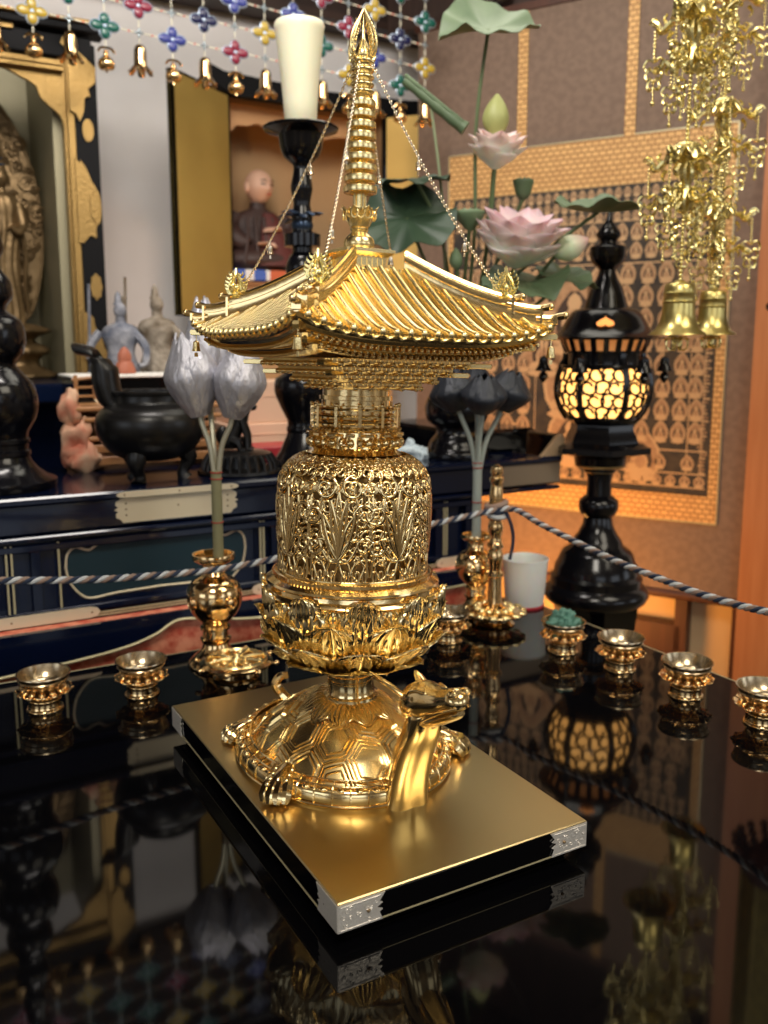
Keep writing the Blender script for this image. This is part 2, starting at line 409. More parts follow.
# ---- lotus pedestal with separate petals
b=MB(); b.lathe([(.020,.100),(.034,.1015),(.052,.1060),(.066,.1160),(.0745,.1300),(.0775,.1460),(.0775,.1610),(.0765,.1720),(.070,.174)],64)
for z in(.168,):
    for k in range(90):
        a=2*PI*k/90; b.box((.0765*cos(a),.0765*sin(a),z),(.0022,.0030,.0065),rz=a)
lp=b.build('lotus_pedestal',M['gold'],P,lean=LEAN)
bp_=smoothp([(.020,.100),(.034,.1015),(.052,.1060),(.066,.1160),(.0745,.1300),(.0775,.1460),(.0775,.1610),(.0765,.1760)],6)
bl_=[0]
for i in range(1,len(bp_)): bl_.append(bl_[-1]+math.dist(bp_[i],bp_[i-1]))
def bpt(s_):
    s_=max(0,min(bl_[-1],s_))
    for i in range(len(bl_)-1):
        if bl_[i]<=s_<=bl_[i+1]+1e-12:
            f=(s_-bl_[i])/(bl_[i+1]-bl_[i]); r=bp_[i][0]*(1-f)+bp_[i+1][0]*f; z=bp_[i][1]*(1-f)+bp_[i+1][1]*f
            dr_,dz_=bp_[i+1][0]-bp_[i][0],bp_[i+1][1]-bp_[i][1]; l=math.hypot(dr_,dz_); return r,z,dz_/l,-dr_/l
def petal(s0,s1,hw,flare,lift,up):
    """broad ribbed petal lying on the cup between meridian lengths s0 and s1, rim raised, tip flared"""
    m=MB()
    def f(u,v):
        w=(u-.5)*2; vv=v
        end=math.sqrt(max(0,1-max(0,(v-.62)/.38)**2.2))          # rounded end
        wd=hw*(.60+.40*sin(PI*min(.5,v*.8)))*(end if v>.62 else 1)
        s_=s0+(s1-s0)*v; r,z,nr,nz=bpt(s_)
        off=.0012+lift*sin(PI*min(1,.12+.62*v))*(1-.55*w*w)+flare*max(0,v-.55)**2*4.9
        rib=.0012*cos(w*PI*6)*min(1,v*3)*(1 if v<.9 else .3)
        rim=.0011 if (abs(w)>.86 or v>.955) else 0
        off+=rib+rim
        r2=r+nr*off; z2=z+nz*off+up*max(0,v-.7)**2*11
        a=w*wd/max(.03,r2)
        return (r2*cos(a),r2*sin(a),z2)
    m.grid(f,49,20,thick=.0007); return m
T_=bl_[-1]
#      s0   s1    half width flare lift up n off
rows=[(.006,.050,.0225,.0095,.0030,.000,10,.0),
      (.026,.071,.0285,.0120,.0032,.001,10,.5),
      (.046,.090,.0285,.0100,.0036,.001,10,.0),
      (.064,.104,.0255,.0030,.0062,.000,10,.5),
      (.070,.1045,.0230,.0010,.0036,.000,10,.0),
      (.086,T_,.0170,.0050,.0095,.000,10,.5)]
for s0,s1,hw,fl_,lf_,up_,n,off in rows:
    base=petal(s0,s1,hw,fl_,lf_,up_)
    for k in range(n):
        A=2*PI*(k+off)/n+.26
        g=MB(); g.merge(base,RZ(A)); o=g.build('lotus_petal',M['gold_p'],lp,lean=LEAN,ang=70)
# ---- drum base mouldings and openwork drum
b=MB(); b.lathe([(.070,.166),(.0835,.1665),(.0850,.1690),(.0835,.1715),(.0805,.1730),(.0800,.1765),(.0822,.1785),(.0815,.1805),(.0770,.1830),(.0745,.1845),(.0745,.1875),(.0725,.1885)],72)
for k in range(110):
    a=2*PI*k/110; b.box((.0752*cos(a),.0752*sin(a),.1862),(.0018,.0026,.0028),rz=a)
b.build('drum_base_ring',M['gold'],P,lean=LEAN)
dr=smoothp([(.0705,.1885),(.0700,.2010),(.0706,.2156),(.0715,.2349),(.0715,.2539),(.0702,.2710),(.0670,.2810),(.0610,.2895),(.0520,.2955),(.0440,.2990)],4)
def drr(z):
    for i in range(len(dr)-1):
        if dr[i][1]<=z<=dr[i+1][1]:
            f=(z-dr[i][1])/(dr[i+1][1]-dr[i][1]+1e-9); return dr[i][0]*(1-f)+dr[i+1][0]*f
    return dr[0][0] if z<dr[0][1] else dr[-1][0]
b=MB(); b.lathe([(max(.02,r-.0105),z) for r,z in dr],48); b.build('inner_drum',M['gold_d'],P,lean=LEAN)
b=MB(); NC=8
# arc-length along the meridian so the scrolls wrap over the shoulder
arc=[0]
for i in range(1,len(dr)): arc.append(arc[-1]+math.dist(dr[i],dr[i-1]))
AL=arc[-1]
def dm(x,y):
    s_=max(0,min(1,y))*AL
    for i in range(len(arc)-1):
        if arc[i]<=s_<=arc[i+1]+1e-12:
            f=(s_-arc[i])/(arc[i+1]-arc[i]); return (dr[i][0]*(1-f)+dr[i+1][0]*f, dr[i][1]*(1-f)+dr[i+1][1]*f)
    return dr[-1]
curves=[]
def addc(pts,w): curves.append((pts,w))
def spiral(cx,cy,r,a0,turn,w,dirn=1):
    n=int(16*turn)+4
    addc([(cx+r*(1-.86*k/n)*cos(a0+dirn*2*PI*turn*k/n),cy+r*.235*(1-.86*k/n)*sin(a0+dirn*2*PI*turn*k/n)) for k in range(n+1)],w)
def leaf(x0,y0,x1,y1,bow,w):
    n=10; dx,dy=x1-x0,y1-y0
    for s_ in(-1,1): addc([(x0+dx*k/n-s_*bow*dy*sin(PI*k/n),y0+dy*k/n+s_*bow*dx*sin(PI*k/n)*.5) for k in range(n+1)],w)
leaf(0,.20,0,.66,.22,.0015); leaf(0,.22,0,.55,.09,.0011)
for s_ in(-1,1):
    leaf(0,.18,s_*.26,.60,.16,.0019); leaf(0,.17,s_*.52,.50,.16,.0019); leaf(0,.16,s_*.66,.32,.18,.0017); leaf(0,.16,s_*.40,.07,.3,.0013); leaf(s_*.40,.07,s_*.85,.13,.3,.0012)
    spiral(s_*.46,.69,.40,PI*.5,1.5,.0021,s_); spiral(s_*.82,.50,.34,PI,1.4,.0019,-s_); spiral(s_*.80,.27,.30,0,1.3,.0018,s_)
    spiral(s_*.20,.84,.27,PI,1.5,.0014,-s_); spiral(s_*.74,.86,.30,0,1.5,.0014,s_); spiral(s_*.30,.40,.16,0,1.2,.0010,s_); spiral(s_*.58,.56,.16,PI,1.2,.0010,s_)
    spiral(s_*.98,.68,.24,PI,1.4,.0012,s_); spiral(s_*.55,.17,.18,PI,1.3,.0011,-s_)
    addc([(0,.15),(s_*.25,.24),(s_*.55,.36),(s_*.62,.52),(s_*.52,.62)],.0015); addc([(s_*.95,.05),(s_*.88,.2),(s_*.98,.38),(s_*.93,.6),(s_*.99,.8),(s_*.9,.95)],.0014)
    addc([(s_*.0,.94),(s_*.25,.90),(s_*.5,.96),(s_*.75,.92),(s_*1.0,.97)],.0013)
    for k in range(4): leaf(s_*(.12+.22*k),.015,s_*(.23+.22*k),.085,.6,.0011)
for r in range(7):
    for k in range(5):
        spiral(-1+.42*k+.21*(r%2),.22+.115*r,.25,PI*(k%2)+r,1.25,.00135,1 if (k+r)%2 else -1)
        x=-1+.42*k+.21*(r%2); y=.22+.115*r; leaf(x+.1,y-.03,x+.26,y+.05,.28,.0009)
rr=random.Random(3)
for k in range(4):
    spiral((rr.random()*2-1),.08+.84*rr.random(),.12+.08*rr.random(),rr.random()*6,1.2,.00095,rr.choice((-1,1)))
for c in range(NC):
    a0=2*PI*(c+.15)/NC
    for pts,w in curves:
        out=[]
        for x,y in pts:
            r,z=dm(x,y); a=a0+x*PI/NC; out.append((r*cos(a),r*sin(a),z))
        b.tube(out,w,6)
for z in(.1895,.2925):
    b.tube([(drr(z)*cos(k*PI/36),drr(z)*sin(k*PI/36),z) for k in range(72)],.0014,6,closed=True)
b.build('openwork_drum',M['gold'],P,lean=LEAN,ang=70)
# ---- neck mouldings, scroll brackets, balustrade
b=MB(); b.lathe([(.0445,.2985),(.0400,.3010),(.0385,.3030),(.034,.304),(.033,.318),(.0405,.3190),(.0418,.3210),(.0405,.3232),(.034,.324),(.034,.328),(.0345,.329),(.0345,.3325),(.0315,.333),(.0315,.337),(.0350,.3375),(.0350,.342),(.0320,.3425),(.0320,.347),(.0340,.3475),(.0340,.351),(.0310,.3515),(.0310,.358)],56)
for k in range(60):
    a=2*PI*k/60; b.sphere((.0422*cos(a),.0422*sin(a),.3212),.0012,6,5)
b.build('neck_moulding',M['gold'],P,lean=LEAN)
b=MB()
for k in range(16):
    a=2*PI*k/16; X=RZ(a)
    pts=[X@Vector(p) for p in((.034,0,.3055),(.040,0,.3045),(.0440,0,.3075),(.0430,0,.3120),(.0390,0,.3135),(.0375,0,.3110),(.0392,0,.3090))]
    b.tube(smoothp([tuple(p) for p in pts],4),.0019,7)
    b.sphere((.0425*cos(a+PI/16),.0425*sin(a+PI/16),.3095),(.0035,.0035,.0040),9,7)
    b.box((.0425*cos(a+PI/16),.0425*sin(a+PI/16),.3165),(.006,.008,.003),rz=a+PI/16,bev=.0006)
b.build('scroll_brackets',M['gold'],P,lean=LEAN)
b=MB(); n=12
for k in range(n):
    a=2*PI*k/n+.13; c,s_=cos(a),sin(a)
    b.box((.0405*c,.0405*s_,.3325),(.0030,.0030,.019),rz=a,bev=.0005); b.sphere((.0405*c,.0405*s_,.3430),.0022,7,6)
for z,r in((.3270,.0405),(.3335,.0405),(.3395,.0408)):
    b.tube([(r*cos(k*PI/24),r*sin(k*PI/24),z) for k in range(48)],.0012,6,closed=True)
b.build('balustrade',M['gold'],P,lean=LEAN)
# ---- bracket tiers, rafters, roof (four sided)
RH0,RH1=.026,.1215; RZT,RZE=.4625,.4035; LIFT=.0135
RC=TR(.003,-.008,0)
LR=LEAN@RC
def rz_(x,h):
    v=max(0,min(1.03,(h-RH0)/(RH1-RH0)))
    return RZT-(RZT-RZE)*(1-(1-min(1,v))**1.28)+LIFT*(min(1,abs(x)/max(h,1e-6)))**4.0*v*v
def side(k,x,h,z):   # k-th side: out direction
    for _ in range(k): x,h=-h,x
    return (x,h,z)
def S(k,x,h,z): return side(k,x,-h,z)
b=MB()
for k in range(4):
    b.grid(lambda u,v,k=k:(lambda h:S(k,(2*u-1)*h,h,rz_((2*u-1)*h,h)))(RH0+(RH1-RH0)*v),33,16)
NT=19; sp=2*RH1*.985/NT
for k in range(4):
    for i in range(NT):
        x=(i-(NT-1)/2)*sp; h0=max(RH0,abs(x)+.001)
        if h0>RH1-.006: h0=RH1-.006
        m=10; pts=[]
        for j in range(m+1):
            h=h0+(RH1+.0015-h0)*j/m; pts.append(S(k,x,h,rz_(x,h)+.0012))
        b.tube(pts,.0031,8)
        p=pts[-1]; q=S(k,x,RH1+.002,rz_(x,RH1)+.0008)
        b.sphere(q,(.0035,.0035,.0035),8,6)
        # flat tile lip sagging between two round tiles
        if i<NT-1:
            l=[]
            for j in range(7):
                xx=x+sp*j/6; l.append(S(k,xx,RH1+.0010,rz_(xx,RH1)-.0030*sin(PI*j/6)-.0012))
            b.tube(l,.0013,5)
            xm=x+sp/2; hm0=max(RH0,abs(xm)+.002)
            if hm0<RH1-.01: b.tube([S(k,xm,hm0+(RH1-hm0)*j/8,rz_(xm,hm0+(RH1-hm0)*j/8)+.0006) for j in range(9)],.0011,5)
roof=b.build('tiled_roof',M['gold_y'],P,lean=LR,ang=60)
# eave boards and soffits following the curve
def lift(x,h,am=1): return LIFT*am*(min(1,abs(x)/h))**3.2
def ringloop(b,levels,nu=31):
    for k in range(4):
        def f(u,v,k=k):
            i=min(len(levels)-1,int(round(v*(len(levels)-1)))); h,z,am=levels[i]; x=(2*u-1)*h
            return S(k,x,h,z+lift(x,h,am))
        b.grid(f,nu,len(levels))
ZE=RZE
b=MB()
ringloop(b,[(.1215,ZE-.0005,1),(.1205,ZE-.0040,1),(.1195,ZE-.0042,1),(.1185,ZE-.0062,.95),(.1150,ZE-.0066,.93),(.1140,ZE-.0092,.9),(.1085,ZE-.0100,.86),(.0990,ZE-.0105,.8),(.0980,ZE-.0145,.75),(.0900,ZE-.0155,.65),(.0780,ZE-.0170,.4),(.066,ZE-.018,.1),(.030,ZE-.018,0)])
b.build('eave_board',M['gold'],P,lean=LR,ang=30)
for nm,h0,h1,z,nn,w,am in (('flying_rafters',.097,.1145,ZE-.0128,38,.0030,.84),('base_rafters',.078,.0985,ZE-.0182,32,.0032,.62)):
    b=MB()
    for k in range(4):
        for i in range(nn):
            x=(i-(nn-1)/2)*(2*h1*.965/nn); hh=max(h0,abs(x)*.9)
            z0=z+lift(x,h1,am)
            vs=[]
            for h,zz in((hh,z0+.0012),(h1,z0)):
                for dx,dz in((-w/2,-w/2),(w/2,-w/2),(w/2,w/2),(-w/2,w/2)): vs.append(S(k,x+dx,h,zz+dz))
            b.add(vs,[(0,1,5,4),(1,2,6,5),(2,3,7,6),(3,0,4,7),(4,5,6,7)])
            b.sphere(S(k,x,h1,z0),.0017,6,5)
        ls=[(h1-.0015,z+.0026,am)]
        l=[S(k,(2*j/20-1)*(h1-.0025),h1-.0025,z+.0028+lift((2*j/20-1)*h1,h1,am)) for j in range(21)]
        b.tube(l,.0014,5)
    b.build(nm,M['gold'],P,lean=LR)
# corner beams under the hips
for k in range(4):
    X=RZ(k*PI/2)
    b=MB(); d=math.sqrt(.5)
    for h0,h1,z,w,hh,up in((.09,.1225,ZE+LIFT-.0105,.0050,.0056,.002),(.07,.1095,ZE+LIFT*.45-.0125,.0050,.0056,.0),(.03,.0830,ZE-.0230,.0056,.0048,-.001),(.03,.0690,ZE-.0315,.0052,.0044,-.001)):
        L=(h1-h0)*1.414; c=((h0+h1)/2,)
        g=MB(); g.box((0,0,0),(L,w,hh),bev=.0005); g.prism([(L/2,-hh/2),(L/2+.0015,0),(L/2,hh/2)],w)
        b.merge(g,X@TR((h0+h1)/2,(h0+h1)/2,z)@RZ(PI/4)@RY(-up*8))
    b.build('corner_beam',M['gold_y'],P,lean=LR)
# bracket tiers
tiers=[(.0720,.0560,ZE-.0240,11),(.0610,.0450,ZE-.0310,9),(.0510,.0360,ZE-.0380,7),(.0410,.0290,ZE-.0445,5)]
for ti,(ho,hi,z,nn) in enumerate(tiers):
    b=MB()
    b.box((0,0,z+.0018),(2*hi-.010,2*hi-.010,.0068))
    for k in range(4):
        l=ho-.003
        b.box(S(k,0,l,z+.0028) ,((2*l,.0036,.0026) if k%2==0 else (.0036,2*l,.0026)))
        l=ho-.010
        b.box(S(k,0,l,z+.0005) ,((2*l,.0026,.0018) if k%2==0 else (.0026,2*l,.0018)))
        for i in range(nn):
            x=(i-(nn-1)/2)*(2*ho*.93/nn)
            a=S(k,x,ho-.0035,z); dd=(.0036,.015,.0034) if k%2==0 else (.015,.0036,.0034)
            b.box(a,dd,bev=.0004)
            e=S(k,x,ho+.0025,z-.0002); b.sphere(e,(.0027,.0027,.0025),8,6)
            for q in(-1,0,1):
                c=S(k,x+q*.0042,ho-.002,z+.0034); b.box(c,(.0034,.0034,.0030),bev=.0004)
            c=S(k,x,ho-.003,z+.0014); b.box(c,(.0118,.0030,.0016) if k%2==0 else (.0030,.0118,.0016))
    b.build('bracket_tier',M['gold'],P,lean=LR)
# hip ridges
def flame(s=1.0,fins=2):
    m=MB(); m.sphere((0,0,.010*s),.0042*s,12,9); m.lathe([(.0055*s,0),(.0065*s,.0015*s),(.004*s,.003*s),(.0035*s,.006*s)],14)
    for f in range(fins):
        X=RZ(f*PI/fins); g=MB()
        for sx in(-1,1):
            for r,x0,z0,x1,z1,w in((.0011,.006,.002,.0,.030,.0085),(.0009,.005,.004,.0,.022,.0050)):
                pts=smoothp([(sx*.0035,0,z0),(sx*w,0,.0085),(sx*w*.75,0,.0160),(sx*w*.25,0,.0225),(0,0,z1)],4)
                g.tube([(p[0]*s,p[1]*s,p[2]*s) for p in pts],r*s,5)
            for q in range(6):
                z=.004+.0036*q; xx=sx*(.0085*sin(PI*(.28+.11*q))+.001)
                g.tube(smoothp([(xx*s*.9,0,z*s),(xx*s*1.15+sx*.0010*s,0,(z+.002)*s),(xx*s*1.12+sx*.0016*s,0,(z+.0050)*s)],3),[.0011*s,.0011*s,.001*s,.0009*s,.0008*s,.0006*s,.0003*s],5)
                g.tube([(xx*.6*s+.0013*s*cos(t*PI/4),0,(z+.001)*s+.0013*s*sin(t*PI/4)) for t in range(8)],.0005*s,4,closed=True)
        m.merge(g,X)
    return m
hipw=.0036
for k in range(4):
    X=RZ(k*PI/2); rb=MB()
    def hip(d): # along diagonal: half extent d
        return Vector((d,d,rz_(d,d)))
    for d0,d1,hh,ww,rise in((.026,.0955,.0150,.0056,.0015),(.092,.1130,.0115,.0050,.0012),(.110,.1220,.0045,.0046,.0010)):
        secs=[];top=[]
        n=14
        for i in range(n+1):
            f=i/n; d=d0+(d1-d0)*f; p=hip(d); e=rise*max(0,(f-.55)/.45)**2
            nx=Vector((-1,1,0)).normalized()*ww/2
            secs.append((p+Vector((0,0,(hh+e)/2)),nx,(0,0,(hh+e)/2+.001),.35)); top.append(p+Vector((0,0,hh+e+.0012)))
        rb.loft(secs,12)
        # extend upturned end
        d=(top[-1]-top[-2]).normalized(); top.append(top[-1]+Vector((.0052,.0052,.0012)))
        nrm=Vector((-1,1,0)).normalized()
        rb.tube(top,[.0029]*(len(top)-1)+[.0032],8)
        rb.sphere(top[-1],.0034,8,6)
        for off in(-1,1): rb.tube([t_+nrm*off*(ww/2+.0006)-Vector((0,0,hh*.45)) for t_ in top[:-1]],.0009,5)
        # end tile
        e=top[-2]
        g=MB(); g.box((0,0,0),(.0022,ww+.0028,hh+.004),bev=.0008); rb.merge(g,TR(e-Vector((0,0,hh*.55)))@RZ(PI/4))
    g=MB(); g.merge(rb,X); r_=g.build('hip_ridge',M['gold'],P,lean=LR)
    g=MB(); d=.090; p=hip(d); fl=flame(.92); g.merge(fl,X@TR(p+Vector((0,0,.0155)))@RZ(PI/4)); g.build('flame_ornament',M['leafgold'],r_,lean=LR)
    # eave bell at the corner
    g=MB(); c=Vector((.1195,.1195,ZE+LIFT-.012))
    g.tube([c,c-Vector((0,0,.006))],.0005,5); g.lathe([(.0010,-.006),(.0030,-.0075),(.0034,-.0125),(.0042,-.0160),(.0036,-.0163)],12,c=c); g.box(c-Vector((0,0,.0195)),(.0005,.0036,.004))
    h=MB(); h.merge(g,X); h.build('eave_bell',M['gold_y'],P,lean=LR)
# ---- spire
LS=LEAN
b=MB()
for zz,h0 in ((.4600,.0250),(.4630,.0270),(.4665,.0235),(.4685,.0228),(.4700,.0210),(.4735,.0210),(.4768,.0210),(.4785,.0245),(.4805,.0265),(.4822,.0275)):
    pass
def sqloop(b,lv,X=Matrix.Identity(4)):
    vs=[];fs=[]
    for h,z in lv: vs+=[X@Vector(p) for p in((-h,-h,z),(h,-h,z),(h,h,z),(-h,h,z))]
    for i in range(len(lv)-1):
        for k in range(4): fs.append((i*4+k,i*4+(k+1)%4,(i+1)*4+(k+1)%4,(i+1)*4+k))
    fs.append((3,2,1,0)); n=len(lv)*4-4; fs.append((n,n+1,n+2,n+3)); b.add(vs,fs)
sqloop(b,[(.0225,.4560),(.0250,.4600),(.0250,.4625),(.0225,.4635),(.0205,.4645),(.0190,.4660),(.0190,.4755),(.0205,.4765),(.0230,.4780),(.0245,.4790),(.0245,.4815),(.0220,.4825),(.0130,.4840)])
for k in range(4):
    for i in range(-3,4):
        q=S(k,i*.0053,.0192,.4708); b.box(q,(.0034,.0012,.0078) if k%2==0 else (.0012,.0034,.0078),bev=.0004)
b.build('dew_basin',M['gold_y'],P,lean=LS)
b=MB(); b.lathe(smoothp([(.0125,.4835),(.0138,.4850),(.0142,.4885),(.0128,.4930),(.0092,.4965),(.0072,.4985)],4)+[(.0082,.4995),(.0086,.5010),(.0078,.5025),(.0092,.5038)],32); b.build('inverted_bowl',M['gold_y'],P,lean=LS)
b=MB()
for row,n,r1,zt,o in((0,8,.0170,.5200,0),(1,8,.0135,.5190,.5)):
    for k in range(n):
        a=2*PI*(k+o)/n
        def f(u,v,a=a,r1=r1,zt=zt):
            w=(u-.5)*2; r=.0085+(r1-.0085)*v**1.3+.0015*max(0,v-.7); hw=.0056*math.sqrt(max(0,1-(2*v*.94-.82)**2*.98)) if v<1 else 0
            r=r+.0008*(1-w*w); q=w*hw
            return (r*cos(a)-q*sin(a),r*sin(a)+q*cos(a),.5030+(zt-.5030)*v)
        b.grid(f,9,9,thick=.0006)
        b.tube([(lambda r,q,z:(r*cos(a)-q*sin(a),r*sin(a)+q*cos(a),z))(.0085+(r1-.0085)*.62+.0012,.0030*cos(t*PI/6),.5135+.0042*sin(t*PI/6)) for t in range(12)],.0006,5,closed=True)
b.lathe([(.0060,.502),(.0085,.506),(.0060,.512),(.0050,.5150)],20)
b.build('lotus_cup',M['gold_y'],P,lean=LS)
b=MB(); b.lathe([(.0044,.508),(.0044,.6130),(.0065,.6135),(.0065,.6160)],20)
for q in range(4): 
    a=q*PI/2; b.lathe([(.0013,.515),(.0013,.614)],6,c=(.0056*cos(a),.0056*sin(a),0))
b.build('spire_mast',M['gold_y'],P,lean=LS)
for i in range(9):
    z=.5355+i*.00925; r=.0152-.00036*i; b=MB()
    b.lathe([(.0050,z-.0012),(r-.0015,z-.0033),(r,z-.0026),(r+.0004,z),(r,z+.0026),(r-.0015,z+.0033),(.0050,z+.0012)],32)
    for k in range(4):
        b.lathe([(.0016,z-.0035),(.0024,z-.0030),(.0024,z+.0030),(.0016,z+.0035)],8,c=(.0085*cos(k*PI/2+.5),.0085*sin(k*PI/2+.5),0))
    b.build('ring_disc',M['gold_y'],P,lean=LS)
b=MB(); pr=[(.0092,.6150)]
for q in range(4):
    z=.6165+q*.0062; pr+=smoothp([(.0080,z),(.0104,z+.0020),(.0104,z+.0038),(.0080,z+.0058)],3)
b.lathe(pr+[(.0080,.6418),(.0090,.6430),(.0070,.6450)],24)
for k in range(10):
    a=k*PI/5; b.sphere((.0078*cos(a),.0078*sin(a),.6455),.0027,7,5)
b.build('spire_sleeve',M['gold_y'],P,lean=LS)
b=MB(); b.lathe(smoothp([(.0040,.6450),(.0068,.6490),(.0070,.6530),(.0048,.6590),(.0024,.6650),(.0010,.6760),(.0003,.6850)],4),18)
b.build('jewel',M['gold_y'],P,lean=LS)
b=MB()
for f in range(4):
    g=MB()
    for off,r in((0,.0012),(.55,.0009)):
        k=1-off*.42
        g.tube(smoothp([(.0065*k,0,.6440),(.0150*k,0,.6520),(.0160*k,0,.6610),(.0120*k,0,.6710),(.0055*k,0,.6810),(.0004,0,.6890)],5),r,6)
    for q in range(7):
        z=.6500+q*.0044; x=.0126*(1-(q/7.8)**2.0); rr_=.0025*(1-q*.07)
        g.tube([(x+rr_*cos(t*PI/6),0,z+rr_*1.1*sin(t*PI/6)) for t in range(12)],.0008,5,closed=True)
        g.tube([(x+.003,0,z),(x+.0044,0,z+.0032)],[.0010,.0004],5)
    b.merge(g,RZ(f*PI/2+.35))
b.build('flame_finial',M['gold_y'],P,lean=LS)
# ---- chains with tiny bells
def chain(b,pa,pb,sag,n,rl=.0018):
    pts=[]
    for i in range(n+1):
        f=i/n; p=pa.lerp(pb,f); p.z-=sag*4*f*(1-f); pts.append(p)
    for i in range(n):
        p=(pts[i]+pts[i+1])/2; d=(pts[i+1]-pts[i]); L=d.length; d.normalize()
        x=d.cross(Vector((0,0,1))).normalized(); y=d.cross(x)
        s1=x if i%2 else y
        b.tube([p+d*(L*.68)*cos(t*PI/4)+s1*rl*.62*sin(t*PI/4) for t in range(8)],rl*.25,4,closed=True)
    return pts
for k in range(4):
    X=RZ(k*PI/2); top=LEAN@Vector(X@Vector((.0065,.0065,.6430))); d=.0885; end=LR@Vector(X@Vector((d,d,rz_(d,d)+.017)))
    b=MB(); pts=chain(b,top,end,.010,104,.0017); co=b.build('spire_chain',M['chain'],P)
    for f in(.36,.72):
        p=pts[int(f*104)]; g=MB()
        g.tube([p,p-Vector((0,0,.004))],.0004,4); g.lathe([(.0008,-.004),(.0022,-.005),(.0025,-.009),(.0031,-.0115),(.0026,-.0118)],10,c=p); g.box(p-Vector((0,0,.0142)),(.0018,.0004,.003))
        g.build('chain_bell',M['chain'],co)
# ================================================================ brass bowls on lotus saucers
def make_bowl(label,loc):
    t=thing('offering_bowl',label,'bowl',loc,0,'brass offering bowls')
    b=MB(); b.lathe(smoothp([(.0205,0),(.0215,.0012),(.0205,.0030),(.0190,.0042),(.0185,.0120),(.0195,.0132),(.0185,.0146),(.0150,.0160),(.0180,.0185)],3),36)
    b.build('foot',M['brass'],t)
    b=MB(); n=12
    def f(u,v):
        a=2*PI*u; r=.012+(.0335-.012)*v; q=abs(sin(a*n/2)); r=r*(1-.10*v*(1-q**.5)); z=.0180+.0060*v**1.6+.0016*q*sin(PI*v)
        return (r*cos(a),r*sin(a),z)
    b.grid(f,144,10,wrap=True,thick=.0009)
    for k in range(n):
        a=2*PI*(k+.5)/n; b.sphere((.0322*cos(a),.0322*sin(a),.0240),.0017,7,5)
        b.sphere((.0225*cos(a),.0225*sin(a),.0245),(.0050,.0046,.0030),9,6,M=RZ(a))
    o=b.build('lotus_saucer',M['brass'],t,ang=60); o['label']='scalloped lotus saucer'
    b=MB(); pr=smoothp([(.0120,.0205),(.0190,.0222),(.0255,.0290),(.0290,.0370),(.0302,.0400)],4)
    b.lathe(pr+[(.0315,.0408),(.0312,.0420),(.0298,.0416)]+smoothp([(.0283,.0375),(.0245,.0300),(.0180,.0245),(.0002,.0238)],4),44,capt=False)
    b.tube([(.0285*cos(k*PI/24),.0285*sin(k*PI/24),.0345) for k in range(48)],.0009,5,closed=True)
    b.X=None; g_=MB(); g_.merge(b,TR(0,0,.0035)); g_.build('bowl',M['brass_in'],t)
    return t
bs=[(.1495,1.094,'brass bowl on lotus saucer, leftmost of those along the back edge of the table'),
    (.2630,1.082,'brass bowl on lotus saucer between the leftmost bowl and the wheel shaped stand'),
    (.7106,1.064,'brass bowl behind the lotus pedestal, beside the right brass vase'),
    (.8270,.944,'brass bowl holding crumpled teal paper beside the frosted cup'),
    (.8480,.852,'empty brass bowl just in front of the lantern foot, next after the teal paper bowl'),
    (.8530,.743,'empty brass bowl on right side of the table above the lantern reflection'),
    (.8650,.640,'empty brass bowl cut off by the right edge of the picture')]
bw0=make_bowl(bs[0][2],(bs[0][0],bs[0][1],0))
for x,y,l in bs[1:]: dup(bw0,(x,y,0),R.random(),l)
# crumpled teal paper and red scrap in one bowl
def crumple(m,c,r,seed,n=26):
    rr=random.Random(seed)
    def f(u,v):
        a=2*PI*u; t=PI*v-PI/2; p=Vector((cos(t)*cos(a),cos(t)*sin(a),sin(t)))
        q=.80+.50*noise.noise(p*1.5+Vector((seed,0,0)))+.12*noise.noise(p*4+Vector((0,seed,0)))
        return (c[0]+p.x*r[0]*q,c[1]+p.y*r[1]*q,c[2]+p.z*r[2]*q)
    m.grid(f,n,n//2,wrap=True)
b=MB(); 
for i,(dx,dy,dz) in enumerate(((-.009,0,.036),(.008,-.004,.038),(.001,.009,.044),(.004,.002,.047))): crumple(b,(.827+dx,.944+dy,dz),(.019,.017,.017),i+3)
o=b.build('crumpled_paper',M['tealpaper'],smooth=False); tag(o,'crumpled teal paper lying in the brass bowl beside the frosted cup','paper')
b=MB(); b.lathe([(.0105,0),(.0115,.001),(.0115,.010),(.0095,.012),(.004,.0125)],18)
for k in range(18): 
    a=k*PI/9; b.box((.0115*cos(a),.0115*sin(a),.0055),(.001,.0018,.009),rz=a)
o=b.build('bottle_cap',M['redpl']); o.location=(.893,1.045,0); tag(o,'small dark red bottle cap on the table behind the teal paper bowl','cap')
# wheel shaped stand
t=thing('wheel_stand','round gold wheel shaped stand with eight prongs in front of the left vase','stand',(.3850,1.074,0))
b=MB(); b.lathe([(.026,0),(.030,.001),(.0305,.004),(.026,.006),(.025,.014),(.029,.016),(.043,.018),(.0475,.0205),(.0475,.0235),(.044,.0250),(.0395,.0262),(.0380,.0245),(.001,.0240)],56)
b.build('base',M['brass'],t)
b=MB()
for r,w in((.0385,.0021),(.0335,.0012),(.0135,.0016),(.0075,.0014)):
    b.tube([(r*cos(k*PI/28),r*sin(k*PI/28),.0262) for k in range(56)],w,6,closed=True)
for k in range(8):
    X=RZ(k*PI/4)
    g=MB(); g.tube([(.0075,0,.0262),(.0200,0,.0275),(.0300,0,.0272),(.0385,0,.0262)],[.0018,.0030,.0022,.0014],7)
    g.tube([(.018+.0035*cos(q*PI/5),.0060+.0032*sin(q*PI/5),.0262) for q in range(10)],.0009,5,closed=True)
    g.tube([(.028+.0030*cos(q*PI/5),.0085+.0034*sin(q*PI/5),.0262) for q in range(10)],.0009,5,closed=True)
    b.merge(g,X)
b.sphere((0,0,.0270),(.006,.006,.004),12,8)
